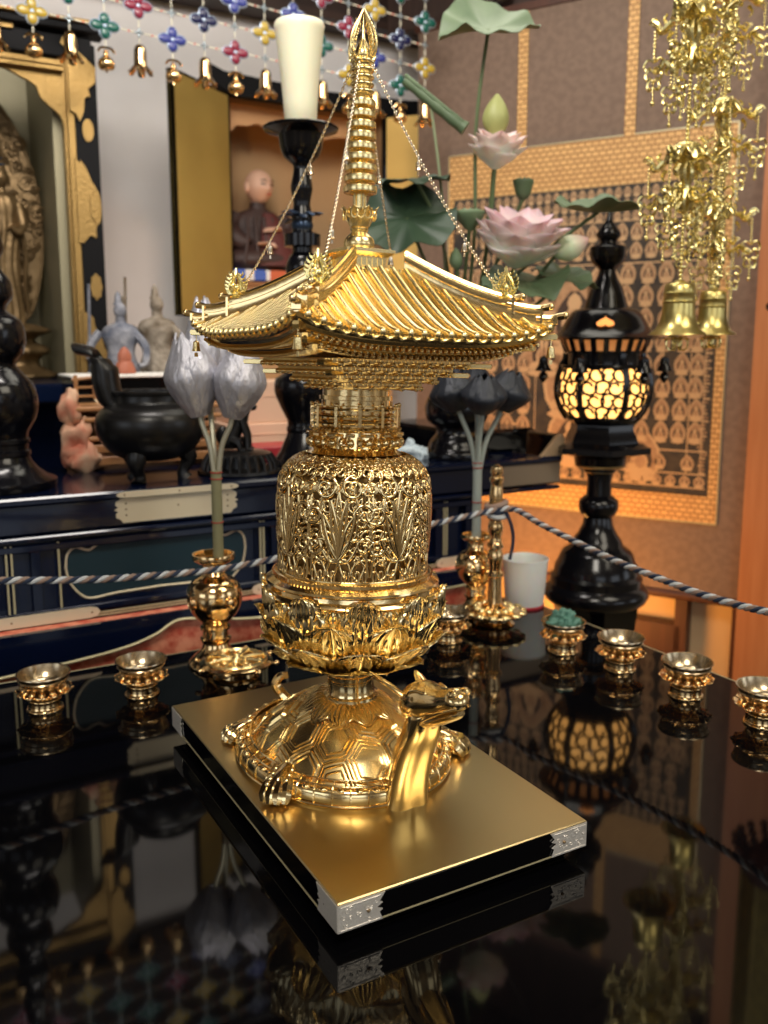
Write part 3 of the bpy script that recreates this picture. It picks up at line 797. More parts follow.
o=b.build('wheel',M['gold_y'],t); o['label']='eight spoked openwork wheel on top'
for k in range(8):
    a=k*PI/4+.2; b=MB(); c,s_=cos(a),sin(a)
    b.tube([(.046*c,.046*s_,.0225),(.051*c,.051*s_,.0225)],.0022,8); b.sphere((.0535*c,.0535*s_,.0225),.0034,9,7)
    for q in(-1,1): b.sphere((.0515*c-q*.0032*s_,.0515*s_+q*.0032*c,.0225),.0020,7,5)
    b.build('prong',M['brass'],t)
# ================================================================ vases and foil lotus bundles
def make_vase(label,loc,s=1):
    t=thing('brass_vase',label,'vase',loc,0,'brass flower vases'); 
    b=MB(); pr=[(.0375,0),(.0385,.002),(.0375,.005)]+smoothp([(.0320,.0105),(.0215,.0200),(.0175,.0300)],4)+[(.0205,.0345),(.0210,.0370),(.0175,.0390),(.0170,.0490),(.0205,.0505),(.0205,.0535),(.0170,.0550)]+smoothp([(.0190,.0600),(.0285,.0700),(.0355,.0830),(.0372,.0950),(.0355,.1080),(.0290,.1175),(.0200,.1230),(.0160,.1260)],4)+[(.0150,.1285),(.0162,.1300),(.0150,.1320),(.0150,.1385),(.0165,.1395),(.0165,.1410),(.0240,.1440),(.0285,.1475),(.0290,.1500),(.0280,.1545),(.0262,.1545),(.0262,.1500),(.012,.1480),(.0118,.110),(.001,.109)]
    b.lathe([(r*s,z*s) for r,z in pr],48); b.build('body',M['brass'],t)
    for k in range(4):
        a=k*PI/2+.3; b=MB(); g=MB()
        g.tube([(.0085*cos(q*PI/10),0,.0085*sin(q*PI/10)) for q in range(20)],.0012,6,closed=True); g.sphere((0,-.001,0),(.0055,.0022,.0055),10,7)
        b.merge(g,SC(s)@RZ(a)@TR(0,-.0372,.0930)); o=b.build('medallion',M['brass'],t)
    return t
v1=make_vase('brass vase on the left holding three silver foil lotus buds',(.380,1.140,0),1.0)
v2=dup(v1,(.8199,1.150,0),.4,'brass vase on the right holding dark foil lotus buds'); v2.scale=(.86,.86,.86)
def budpetal(m,H,rad,a,lean,seed,wid=1.0,tipout=0):
    def f(u,v):
        w=(u-.5)*2; r=rad*(.16+.84*sin(PI*(v*.72+.06))**1.0)*(1-.55*max(0,v-.55)/.45)+tipout*max(0,v-.6)**2
        hw=rad*wid*.95*sin(PI*min(1,(v*.86+.10)))**.75*(1 if v<.75 else (1-((v-.75)/.25)**2*.85))
        crk=.0009*noise.noise(Vector((w*6+seed*3,v*9,seed)))+.0006*cos(w*16)*(1-v*.4)
        rr_=r*(1-.16*w*w)+crk; ang=a+w*hw/max(rad*.55,r)
        return (rr_*cos(ang),rr_*sin(ang),H*v)
    m.grid(f,17,15,thick=.0006)
def make_bundle(label,loc,m1,m2,m3,stemh,buds,z0,waist,red=M['redthread']):
    t=thing('foil_lotus_bundle',label,'flowers',loc,0)
    b=MB(); b.tube([(0,0,z0),(0,0,z0+stemh*.5),(0,0,z0+stemh)],.0072,12)
    b.build('wrapped_stem',m3,t)
    b=MB()
    for z in(z0+stemh*.985,z0+stemh*.93,z0+stemh*.55):
        b=MB(); b.tube([(.0075*cos(k*PI/8),.0075*sin(k*PI/8),z) for k in range(16)],.0010,5,closed=True); b.build('thread_binding',red,t)
    for i,(dx,dy,dz,H,rad) in enumerate(buds):
        zt=z0+stemh
        b=MB(); b.tube(smoothp([(dx*.10,dy*.10,zt-.015),(dx*.35,dy*.35,zt+.03),(dx*.85,dy*.85,zt+dz-.012),(dx,dy,zt+dz)],5),.0038,8)
        st=b.build('stalk',m2,t)
        b=MB(); X=TR(dx,dy,zt+dz)@Matrix.Rotation(.9*math.hypot(dx,dy)/.1,4,Vector((-dy,dx,0)).normalized() if dx or dy else Vector((1,0,0)))
        g=MB()
        for k in range(5): budpetal(g,H,rad*.86,2*PI*k/5+.4+i,0,i*7+k,.9)
        for k in range(5): budpetal(g,H*(.93-.05*(k%2)),rad,2*PI*k/5+i,0,i*11+k+3,.8,rad*.5)
        b.merge(g,X); b.build('lotus_bud',m1,t,ang=75)
    return t
make_bundle('bundle of silver foil lotus buds standing in the left brass vase',(.387,1.139,0),M['silverleaf'],M['silverstem'],M['tape'],.155,
   [(-.016,.010,.072,.112,.038),(.020,-.012,.070,.104,.037),(.004,.030,.092,.142,.033)],.112,0)
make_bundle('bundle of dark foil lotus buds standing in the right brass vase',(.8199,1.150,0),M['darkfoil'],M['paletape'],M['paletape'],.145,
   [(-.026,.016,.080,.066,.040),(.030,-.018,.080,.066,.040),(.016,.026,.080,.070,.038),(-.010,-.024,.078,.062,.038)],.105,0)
# ================================================================ rope post with dish base
t=thing('rope_post','slim gold ritual post holding the twisted rope on lotus dish','post',(.8170,1.0950,0))
b=MB(); b.lathe([(.030,0),(.032,.002),(.029,.004),(.024,.007),(.024,.012),(.030,.014),(.044,.017),(.049,.021),(.046,.023),(.030,.026),(.018,.030),(.012,.034)],48,lobes=0)
b.build('dish_foot',M['brass'],t)
b=MB()
for k in range(14):
    a=2*PI*k/14; b.sphere((.044*cos(a),.044*sin(a),.0210),(.0078,.0088,.0048),10,7,M=RZ(a)); b.sphere((.027*cos(a+.22),.027*sin(a+.22),.0262),(.0080,.0058,.0048),9,6,M=RZ(a+.22))
b.build('dish_petals',M['gold_y'],t)
b=MB(); pr=[(.0125,.026),(.0110,.030),(.0105,.075),(.0140,.078),(.0140,.083),(.0095,.087)]+smoothp([(.0105,.095),(.0125,.108),(.0095,.120)],3)+[(.0130,.123),(.0130,.128),(.0100,.131)]+smoothp([(.0085,.140),(.0115,.150),(.0115,.158),(.0090,.165)],3)+[(.0125,.168),(.0125,.173),(.0085,.176)]+smoothp([(.0110,.188),(.0100,.205),(.0080,.222)],3)+[(.0105,.226),(.0105,.231),(.0075,.234),(.0098,.240),(.0085,.248),(.001,.252)]
b.lathe(pr,28,lobes=8,amp=.035); b.build('shaft',M['brass'],t)
# ================================================================ rope
def rope(name,label,path,r=.0043,twist=34,par=None):
    pts=[Vector(p) for p in smoothp(path,24)]; n=len(pts)
    cols=('rope_white','rope_navy','rope_tan'); b=MB(); L=0; Ls=[0]
    for i in range(1,n): L+=(pts[i]-pts[i-1]).length; Ls.append(L)
    # resample finely
    N=int(L/.0035); q=[];j=0
    for i in range(N+1):
        s_=L*i/N
        while j<n-2 and Ls[j+1]<s_: j+=1
        f=(s_-Ls[j])/max(1e-9,Ls[j+1]-Ls[j]); q.append(pts[j].lerp(pts[j+1],f))
    for c in range(3):
        b.mat(c); out=[]
        for i,p in enumerate(q):
            t_=(q[min(i+1,N)]-q[max(i-1,0)]).normalized(); x=t_.cross(Vector((0,0,1))).normalized(); y=x.cross(t_)
            a=2*PI*(L*i/N)/.025+c*2*PI/3; out.append(p+(cos(a)*x+sin(a)*y)*r*.52)
        b.tube(out,r*.60,7)
    o=b.build(name,[M['rope_w'],M['rope_n'],M['rope_t']]); return o
M['rope_w']=mat('rope_white',(.50,.52,.53),.8); M['rope_n']=mat('rope_navy',(.012,.022,.05),.8); M['rope_t']=mat('rope_tan',(.26,.18,.14),.8)

o=rope('rope','','')if 0 else None
pth=[(-.10,1.095,.196),(.02,1.095,.176),(.11,1.095,.1635),(.22,1.095,.1505),(.316,1.095,.1450),(.383,1.095,.1440),(.46,1.095,.1490),(.59,1.095,.158),(.712,1.095,.1715),(.803,1.083,.1835),(.8290,1.0700,.1855),(.8280,1.04,.1830),(.8205,1.00,.1780),(.818,.94,.1700),(.818,.845,.1570),(.818,.76,.1500),(.818,.69,.1465),(.818,.61,.1490),(.818,.50,.163),(.818,.44,.172)]
o=rope('rope','rope',pth); tag(o,'twisted white, navy and tan rope strung around the post across the table','rope')
b=MB()
for k in range(3):
    z=.176+.007*k; b.mat(k); b.tube([(.8170+.0150*cos(q*PI/10),1.095+.0150*sin(q*PI/10),z+.004*sin(q*PI/10+k)) for q in range(20)],.0042,7,closed=True)
b.mat(1).tube(smoothp([(.823,1.078,.180),(.829,1.072,.160),(.835,1.074,.135),(.832,1.078,.105)],4),.0028,6)
kn=b.build('knot',[M['rope_w'],M['rope_n'],M['rope_t']]); kn.parent=o
# frosted cup
t=thing('plastic_cup','frosted white plastic cup with red base ring beside the gold rope post','cup',(.920,1.150,0)); t.scale=(.93,.93,.93)
b=MB(); b.lathe([(.0005,.004),(.0300,.004),(.0338,.0045),(.0345,.006),(.0405,.0860),(.0418,.0872),(.0405,.0884),(.0392,.0865),(.0330,.008),(.0005,.0075)],48); b.build('wall',M['cup'],t)
b=MB(); b.lathe([(.0330,.000),(.0352,.0005),(.0356,.0045),(.0340,.0050)],40); b.build('base_ring',M['redpl'],t)
# ================================================================ altar behind the table
AY=1.315; ZT=.222
t=thing('altar_table','long navy and black lacquer altar with cream metal fittings behind the black table','altar',(.3,1.50,-.65))
def A_(n,b,m,lab=None):
    b.X=None; g=MB(); g.merge(b,TR(-.3,-1.50,.65)); o=g.build(n,m,t)
    if lab: o['label']=lab
    return o
b=MB(); b.box((.39,AY+.225,ZT-.006),(1.48,.46,.012),bev=.003); b.box((.39,AY+.230,ZT-.033),(1.47,.45,.042),bev=.002); b.box((.39,AY+.226,ZT-.0595),(1.476,.46,.007),bev=.002)
A_('top',b,[M['navy']])
b=MB(); bx0,bx1=-.35,.944
b.box(((bx0+bx1)/2,AY+.235,-.214),(bx1-bx0,.43,.75)); A_('body',b,M['navy2'])
# posts and rails
b=MB()
for z,h in((.148,.012),(.051,.010)): b.box(((bx0+bx1)/2,AY+.014,z),(bx1-bx0+.004,.02,h),bev=.002)
for x in(.10,.18,.545,.86,.925): b.box((x,AY+.016,.1),(.012,.018,.1),bev=.002)
A_('rail',b,M['navy'])
b=MB()
for x in(.141,.148,.211,.519,.5245,.8705,.876): b.box((x,AY+.006,.105),(.0028,.003,.098),bev=.0005)
for z in(.0425,.0385): b.box(((bx0+bx1)/2,AY+.002,z),(bx1-bx0,.003,.0022))
A_('metal_line',b,M['edgegold'])
# cartouche panels
def cart(x0,x1,z0,z1):
    cx,w=(x0+x1)/2,(x1-x0)/2; zm=(z0+z1)/2; h=(z1-z0)/2
    P_=[(-1,.1),(-.98,.5),(-.9,.72),(-.80,.62),(-.74,.60),(-.66,.74),(-.5,.80),(-.3,.84),(-.15,.94),(0,1.0)]
    Q_=[(-1,.1),(-.97,-.35),(-.88,-.75),(-.76,-.96),(-.5,-.90),(-.25,-.88),(0,-.86)]
    up=smoothp(P_,4); lo=smoothp(Q_,4)
    full=up+[(-x,z) for x,z in reversed(up)][1:]+[(-x,z) for x,z in lo][1:]+[(x,z) for x,z in reversed(lo)][1:-1]
    return [(cx+x*w,zm+z*h) for x,z in full]
for i,(x0,x1) in enumerate(((-.29,.09),(.2217,.4977),(.565,.845))):
    o_=cart(x0,x1,.060,.154 if i else .15)
    b=MB(); b.add([(x,AY+.0180,z) for x,z in o_],[tuple(range(len(o_)))[::-1]]); A_('cartouche_panel',b,M['teal'])
    b=MB(); b.tube([(x,AY+.0175,z) for x,z in o_],.0019,6,closed=True); A_('cartouche_line',b,M['cream'])
# cream metal fittings on the frieze
def fit(x0,x1,zc,h,y,name='cream_fitting',thin=False):
    b=MB(); w=(x1-x0)/2; e=.012
    if thin: pts=[(-w,0),(-w+.004,-h*.35),(-w+.014,-h/2),(w-.014,-h/2),(w-.004,-h*.35),(w,0),(w-.004,h*.35),(w-.014,h/2),(-w+.014,h/2),(-w+.004,h*.35)]
    else: 
        l=[(-w+e*.9,-h/2),(-w+e*.55,-h*.36),(-w+e*.1,-h*.30),(-w+e*.05,-h*.16),(-w+e*.35,-h*.08),(-w-e*.1,0)]
        l=l+[(x,-z) for x,z in reversed(l[:-1])]; pts=l[::-1]; pts=[(x,z) for x,z in l]+[(-x,z) for x,z in reversed(l)]
        pts=pts[::-1]
    b.prism(pts,.0022); b.mat(1)
    ns=[(-w+e*1.3,-h*.22),(-w+e*1.3,h*.22),(w-e*1.3,-h*.22),(w-e*1.3,h*.22),(-w+e*1.3,0),(w-e*1.3,0),(0,0)] if not thin else [(-w+.012,0),(w-.012,0),(0,0)]
    for x,z in ns: b.sphere((x,-.0012,z),(.0016,.0010,.0016),8,5)
    g=MB(); g.merge(b,TR((x0+x1)/2,y,zc)); return A_(name,g,[M['cream'],M['nail']])
fit(.2932,.4810,.1925,.040,AY+.0045); fit(.2932,.4810,ZT-.0062,.009,AY-.0052,thin=True)
fit(-.32,-.14,.1925,.040,AY+.0045); fit(.62,.80,.1925,.040,AY+.0045)
fit(.02,.2637,.0435+.002,.0165,AY-.0005,thin=True); fit(.500,.560,.0440,.018,AY-.0005,thin=True); fit(.85,.95,.0440,.018,AY-.0005,thin=True)
b=MB(); b.box((1.065,AY+.0035,.1915),(.135,.003,.042),bev=.001); b.box((1.1285,AY+.09,.1915),(.003,.17,.042),bev=.001); A_('end_fitting',b,mat('shaded_cream_plate',(.33,.25,.17),.35,.6),'plain corner plate with shade painted into its colour')  # same fitting as at left, its cream darkened to paint in shade
# upturned end of the altar top
b=MB(); pts=smoothp([(0,0),(.020,.002),(.040,.010),(.060,.028),(.078,.046),(.090,.050)],4); back=smoothp([(.090,.050),(.094,.040),(.092,.020),(.088,0)],3)
o_=pts+back[1:]
b.prism(o_,.010,c=(1.047,AY+.006,ZT-.0095)); A_('upturned_end_board',b,M['woodlt'] if 0 else mat('tan_edge_board',(.36,.25,.15),.45))
b=MB(); b.prism(o_,.40,c=(1.047,AY+.215,ZT-.0095)); b.box((1.06,AY+.25,ZT+.022),(.18,.30,.045),bev=.006); A_('end_roll',b,M['lacquer'])
# skirt: waves of red brocade under a cream curved edge
b=MB(); b.box((.29,AY-.01,-.06),(1.27,.02,.19)); A_('brocade_skirt',b,M['redbroc'])
# dark apron with curved lower edge in front of the brocade
up=[(-.35,.036),(.944,.036)]
low=smoothp([(.944,.010),(.80,.006),(.72,.012),(.640,.018),(.56,.010),(.50,.008),(.43,.016),(.372,.0245),(.335,.0075),(.290,-.0050),(.22,-.013),(.123,-.020),(.0,-.026),(-.12,-.020),(-.25,-.002),(-.35,.012)],6)
b=MB(); b.prism(up+low,.010,c=(0,AY-.028,0)); A_('apron_board',b,M['navy'])
b=MB(); b.tube([(x,AY-.034,z) for x,z in low],.0022,6); A_('apron_edge',b,M['edgegold'])
# ================================================================ things on the altar
def turned(name,label,cat,loc,prof,m,group=None,k=3,parts=None,n=44):
    t=thing(name,label,cat,loc,0,group); b=MB(); b.lathe(smoothp(prof,k) if k else prof,n); b.build('body',m,t); return t
# tall candlestick (left edge)
pr=[(.0790,0),(.0815,.003),(.0815,.0125),(.0780,.0150),(.0680,.0200),(.0560,.0300),(.0480,.0400),(.0450,.0480),(.0470,.0500),(.0470,.0560),(.0440,.0580),(.0440,.0660),(.0470,.0680),(.0470,.0730),(.0445,.0750)]+smoothp([(.0460,.0836),(.0560,.1000),(.0605,.1180),(.0605,.1380),(.0540,.1560),(.0400,.1720)],3)+smoothp([(.0345,.1780),(.0350,.1850),(.0450,.1980),(.0490,.2120),(.0490,.2280),(.0440,.2440),(.0300,.2560)],3)+smoothp([(.0250,.2600),(.0270,.2660),(.0345,.2760),(.0355,.2880),(.0320,.3020),(.0220,.3160)],3)+smoothp([(.0185,.3250),(.0200,.3310),(.0260,.3420),(.0262,.3540),(.0220,.3680)],3)+[(.0135,.3750),(.0115,.3790),(.0140,.3820),(.0165,.3950),(.0170,.4140),(.0150,.4180),(.0150,.4330)]
t=thing('candlestick','tall black turned candlestick standing at the left edge of the altar','candlestick',(.150,1.424,ZT))
b=MB(); b.lathe(pr,48); b.build('body',M['blackwood'],t)
b=MB(); rr=random.Random(5)
for i in range(9):
    a=rr.random()*6.3; el=rr.random()*1.2; s_=.024+.016*rr.random()
    p0=Vector((0,0,.437+.006*i*.6)); d=Vector((cos(a)*cos(el*.6),sin(a)*cos(el*.6),sin(el)))
    pts=smoothp([tuple(p0),tuple(p0+d*s_*.5+Vector((0,0,.005))),tuple(p0+d*s_)],4); n=len(pts)
    b.tube(pts,[.0065*sin(PI*(i2+.6)/(n+.4)) for i2 in range(n)],7,flat=.4)
b.lathe([(.004,.430),(.006,.45),(.004,.50)],10); b.build('leaf_sprig',M['bluefoil'],t)
# centre candlestick with candle
pr=[(.0600,0),(.0620,.003),(.0610,.010),(.0560,.014),(.0440,.030),(.0330,.055),(.0300,.064),(.0315,.066),(.0315,.072),(.0295,.075),(.0300,.085)]+smoothp([(.0400,.105),(.0500,.130),(.0510,.148),(.0480,.158)],3)+[(.0300,.170),(.0215,.185),(.0240,.215),(.0300,.235)]+smoothp([(.0330,.250),(.0300,.270),(.0210,.290)],3)+smoothp([(.0200,.310),(.0240,.325),(.0285,.342),(.0240,.360),(.0165,.370)],3)+[(.0165,.378),(.0298,.380),(.0300,.400),(.0165,.405)]+smoothp([(.0160,.415),(.0175,.430),(.0140,.450),(.0175,.470),(.0180,.480),(.0140,.500),(.0135,.512),(.0220,.520)],3)+[(.0285,.526),(.0345,.540),(.0365,.556),(.0380,.561),(.0600,.5680),(.0617,.5720),(.0600,.5735),(.0370,.5690),(.001,.5680)]
t=thing('candlestick','black turned candlestick carrying the thick white candle behind the pagoda','candlestick',(.636,1.400,ZT))
b=MB(); b.lathe([(r,z*.974) for r,z in pr],48); b.build('body',M['blackwood'],t)
b=MB(); rr=random.Random(8)
for i in range(10):
    a=i*.63; s_=.030+.014*rr.random(); d=Vector((cos(a),sin(a),.55*rr.random())); p0=Vector((0,0,.405+.004*(i%3)))
    pts=smoothp([tuple(p0),tuple(p0+d*s_*.5+Vector((0,0,.008))),tuple(p0+d*s_)],4); n=len(pts)
    b.tube(pts,[.0075*sin(PI*(q+.6)/(n+.4)) for q in range(n)],7,flat=.4)
b.lathe([(.017,.398),(.019,.404),(.017,.410)],20); b.build('leaf_collar',M['bluefoil'],t)
t=thing('candle','thick off-white candle widening to the top, on the black candlestick','candle',(.636,1.400,ZT+.568*.974))
b=MB(); b.lathe([(.0240,0),(.0255,.002),(.0275,.040),(.0310,.080),(.0352,.120),(.0392,.152),(.0405,.160),(.0385,.164),(.0300,.1635),(.001,.161)],44); b.build('wax',M['wax'],t)
b=MB(); b.tube([(0,0,.160),(.0005,0,.166),(.001,0,.171)],.0018,6); b.build('wick',M['paper'],t)
# black censer on three legs with side handle
t=thing('censer','round black three-legged incense burner with curved handle on the altar','censer',(.372,1.400,ZT))
b=MB(); b.lathe(smoothp([(.010,.030),(.040,.034),(.064,.047),(.0790,.066),(.0840,.085),(.0815,.102),(.0720,.113),(.0560,.120),(.0530,.124)],4)+[(.0530,.133),(.0560,.135),(.0565,.139),(.0540,.1405),(.0500,.139),(.048,.120),(.001,.110)],56); b.build('bowl',M['bronze'],t)
for k in range(3):
    a=-PI*.72+k*2*PI/3; c,s_=cos(a),sin(a); b=MB()
    pts=smoothp([(.050*c,.050*s_,.050),(.056*c,.056*s_,.032),(.050*c,.050*s_,.018),(.047*c,.047*s_,.008),(.050*c,.050*s_,0)],4); n=len(pts)
    b.tube(pts,[.0165,.0165,.0160,.0150,.0140,.0125,.0110,.0100,.0092,.0088,.0088,.0092,.0096,.0100,.0110,.0120,.0125][:n],12); b.build('leg',M['bronze'],t)
b=MB()
hp=smoothp([(-.042,.026,.112),(-.052,.030,.125),(-.058,.032,.150),(-.060,.034,.175),(-.072,.040,.196),(-.096,.052,.204)],5); n=len(hp)
b.loft([((x,y,z),Vector((-.87,.49,0))*(.021 if i<n*.6 else .016*(1-.5*(i/n-.6)/.4)) if i<n*.7 else Vector((-.25,.12,.9))*.014*(1.15-i/n*.4),Vector((.49,.87,0))*.024) for i,(x,y,z) in enumerate(hp)],14); b.build('handle',M['bronze'],t)
# slotted stand with seated lion
t=thing('lion_stand','black slotted round incense lid with a small seated lion on top','ornament',(.520,1.408,ZT))
b=MB(); b.lathe([(.068,0),(.070,.002),(.069,.006),(.060,.008),(.054,.010)],48); b.lathe([(.052,.028),(.052,.032),(.040,.036),(.001,.037)],40); b.lathe([(.044,.008),(.040,.030)],32)
for k in range(26):
    a=2*PI*k/26; b.tube([(.062*cos(a),.062*sin(a),.006),(.060*cos(a),.060*sin(a),.018),(.051*cos(a),.051*sin(a),.031)],.0030,6)
b.build('slotted_lid',M['bronze'],t)
b=MB(); fw=Vector((.87,-.49,0)); sd_=Vector((.49,.87,0))
def LN(p): return fw*p[0]+sd_*p[1]+Vector((0,0,p[2]+.036))
body=smoothp([(-.014,0,.004,.012,.012),(-.016,0,.014,.016,.014),(-.008,0,.032,.015,.013),(.002,0,.048,.013,.012),(.006,0,.058,.011,.011),(.008,0,.066,.012,.012)],4)
b.loft([(LN(p),fw*p[3],sd_*p[4]) for p in body],14)
b.sphere(LN((.011,0,.076)),(.0135,.0135,.0125),12,9); b.sphere(LN((.023,0,.072)),(.008,.007,.006),10,7)
for k in range(16):
    a=k*.9; b.sphere(LN((.004+.009*cos(a),.010*sin(a),.066+.012*(k/16))),.0048,7,5)
for s_ in(-1,1):
    b.tube([LN((.006,s_*.009,.050)),LN((.014,s_*.010,.026)),LN((.015,s_*.010,.004)),LN((.022,s_*.010,.002))],[.006,.0055,.005,.0045],8)
    b.tube([LN((-.010,s_*.012,.018)),LN((.002,s_*.016,.014)),LN((.004,s_*.016,.003)),LN((.012,s_*.016,.002))],[.009,.008,.0055,.0045],8)
    b.tube([LN((.008,s_*.011,.082)),LN((.006,s_*.014,.090))],[.004,.001],6)
b.tube(smoothp([tuple(LN((-.026,0,.008))),tuple(LN((-.032,0,.024))),tuple(LN((-.024,0,.040)))],4),[.004,.005,.006,.007,.008,.0085,.008,.006,.002],8)
o=b.build('seated_lion',M['bronze'],t)
# black pedestal to the right
pr=[(.0600,0),(.0610,.004),(.0600,.012),(.0540,.018),(.0500,.030),(.0400,.042),(.0375,.050),(.0400,.058),(.0540,.068),(.0595,.082),(.0600,.096),(.0560,.110),(.0480,.122),(.046,.130),(.042,.150),(.040,.170),(.0250,.180)]
t=thing('flower_urn','wide black turned urn behind the dark foil lotus, holding the pink lotus arrangement','urn',(.945,1.395,ZT)); b=MB(); b.lathe(smoothp(pr,2),44); b.build('body',M['blackwood'],t)
# crumpled white cloth
b=MB(); 
for i,(dx,dy,dz,r) in enumerate(((0,0,.012,.022),(.018,-.006,.010,.018),(-.018,.004,.009,.018),(.004,.004,.024,.014))): crumple(b,(dx,dy,dz),(r,r,r*.9),i+31,30)
o=b.build('crumpled_tissue',mat('tissue',(.62,.72,.78),.8),smooth=False); o.location=(.852,1.41,ZT); tag(o,'crumpled pale blue-white tissue on the altar left of the black urn','tissue')
# orange brocade bundle next to the left candlestick
b=MB(); crumple(b,(0,0,.050),(.030,.028,.055),51,34); crumple(b,(-.006,0,.105),(.020,.020,.040),52,24)
crumple(b,(.01,-.01,.025),(.036,.026,.030),54,24)
o=b.build('brocade_bundle',M['peach'],ang=80); o.location=(.285,1.545,ZT-.002); tag(o,'orange and cream brocade bundle beside the left candlestick','cloth')
# stepped wooden stand with a rail
t=thing('wooden_stand','stepped orange wooden stand with small railing behind the black incense burner','stand',(.415,1.600,ZT))
b=MB()
for z,h,w in((.008,.016,.25),(.030,.014,.22),(.050,.008,.235),(.066,.010,.20),(.082,.008,.235),(.100,.008,.26)): b.box((0,0,z+h/2),(w,.14,h),bev=.002)
b.box((0,0,.05),(.17,.10,.10)); b.build('steps',M['woodlt'],t)
b=MB()
for sx,cx in((-1,-.095),(1,.10)):
    for x in(-.03,0,.03): b.box((cx+x,-.05,.140),(.006,.006,.064 if x==-.03*sx else .040),bev=.001)
    for z in(.125,.140): b.box((cx,-.05,z),(.066,.005,.004))
    b.tube([(cx-.036*1,-.05,.152),(cx,-.05,.156),(cx+.036,-.05,.152)],.003,6)
b.build('railing',M['woodlt'],t)
b=MB(); b.box((0,-.035,.112),(.10,.04,.008),bev=.002); o=b.build('pink_cloth_strip',mat('pink_cloth',(.80,.36,.28),.8),t)
# black box with white lid edge and crest
t=thing('lacquer_box','black box with a white top edge and a pale round crest behind the incense burner','box',(.425,1.700,ZT))
b=MB(); b.box((0,0,.075),(.24,.12,.15),bev=.003); b.build('body',M['lacquer'],t)
b=MB(); b.box((-.02,-.0,.1535),(.21,.128,.005),bev=.001); b.build('white_edge',M['paper'],t)
b=MB(); b.lathe([(.0005,0),(.0135,0),(.0135,.001),(.0005,.001)],24,M=RX(PI/2),c=(-.075,-.0605,.118)); b.build('crest',M['cream'],t)
# peach cartons left of the centre candlestick
for i,(x,y,z,d,l) in enumerate(((.640,1.66,.030,(.14,.10,.060),'peach card box lying behind the lion stand'),(.650,1.665,.100,(.13,.10,.080),'pale peach card box on top of the other beside the candlestick'))):
    b=MB(); b.box((0,0,0),d,bev=.002); b.box((0,-d[1]/2-.0005,d[2]*.15),(d[0]*.9,.0015,.002)); o=b.build('card_box',M['pinkbox']); o.location=(x,y,ZT+z); tag(o,l,'box')
b=MB()
for k in range(5): b.merge(MB().box((0,0,0),(.10,.07,.0016)),TR(.003*k,.002*k,.0008+.0024*k)@RZ(.1*k)@RY(-.06*k))
o=b.build('paper_sheets',M['paper']); o.location=(.70,1.50,ZT+.004); tag(o,'loose stack of paper sheets beside the foot of the centre candlestick','paper')
b=MB(); b.box((0,0,.013),(.12,.08,.026),bev=.002); o=b.build('red_box',M['redpl']); o.location=(.615,1.55,ZT); tag(o,'dark red box between the lion stand and the centre candlestick','box')
# clay jars and flowers
for i,(x,z,l) in enumerate(((.455,.1563,'small rust red pagoda shaped jar on the black box with the crest'),)):
    b=MB(); b.lathe([(.019,0),(.020,.002),(.018,.010),(.014,.020),(.0110,.023),(.0125,.026),(.0115,.036),(.007,.044),(.002,.049)],24,lobes=8,amp=.05); o=b.build('clay_jar',M['rust']); o.location=(.408,1.70,ZT+z); tag(o,l,'jar')
for x,y,m,h,l,sd in((.4315,1.83,'statueblue',.315,'blue grey painted guardian figure with raised staff in front of the white wall','a'),(.5050,1.83,'statuetan',.330,'tan painted guardian figure with one arm raised in front of the white wall','b')):
    t=thing('guardian_statuette',l,'statue',(x,y,ZT),0); rr=random.Random(ord(sd))
    b=MB(); b.lathe(smoothp([(.035,0),(.034,.01),(.020,.03),(.026,.05),(.036,.062),(.030,.072)],3),20,lobes=7,amp=.10)
    b.build('rock_base',M['statuetan'],t)
    fx=Vector((.87,-.49,0)); b=MB(); s_=h/.30
    secs=smoothp([(0,.072,.030,.022),(0,.10,.036,.026),(0,.135,.040,.028),(.002,.165,.030,.022),(.002,.190,.026,.018),(.002,.215,.036,.020),(.002,.232,.030,.016),(.003,.240,.011,.010),(.003,.250,.010,.010)],3)
    b.loft([(fx*p[0]+Vector((0,0,p[1]*s_)),fx*p[2]*s_,Vector((.49,.87,0))*p[3]*s_) for p in secs],18)
    b.sphere(fx*.003+Vector((0,0,.262*s_)),(.0125*s_,.0125*s_,.0155*s_),12,9); b.lathe([(.010*s_,.272*s_),(.007*s_,.280*s_),(.005*s_,.292*s_),(.001,.298*s_)],12)
    for k in range(12):
        a=k*PI/6; b.tube(smoothp([(.030*s_*cos(a),.022*s_*sin(a),.150*s_),(.037*s_*cos(a),.027*s_*sin(a),.115*s_),(.040*s_*cos(a+.1),.030*s_*sin(a+.1),.078*s_)],3),.0045*s_,6)
    for sgn,pts in((-1,((.032,.222),(.052,.200),(.058,.175) if sd=='a' else (.062,.235),(.040,.165) if sd=='a' else (.060,.275))),(1,((.032,.222),(.050,.195),(.046,.165),(.030,.160)))):
        pp=[fx*(sgn*q[0]*s_)+Vector((-.005,-.012*i,q[1]*s_)) for i,q in enumerate(pts)]
        b.tube(smoothp([tuple(p) for p in pp],4),[.0085*s_]*5+[.007*s_]*4+[.005*s_]*4,8)
    b.build('figure',M[m],t)
    b=MB(); b.tube([tuple(fx*(-.062*s_)+Vector((0,-.01,.11*s_))),tuple(fx*(-.060*s_)+Vector((0,-.03,.31*s_)))],.003,6); b.build('staff',M[m],t)
# ================================================================ room shell
b=MB(); b.box((.4,.6,-.66),(5.2,6.0,.02)); struct('floor',b,mat('tatami_floor',(.30,.24,.13),.8,bump=(90,.3,.002,(1,8,1))))
b=MB(); b.box((.1,2.58,.50),(4.6,.06,2.3)); struct('wall_back',b,M['plaster'])
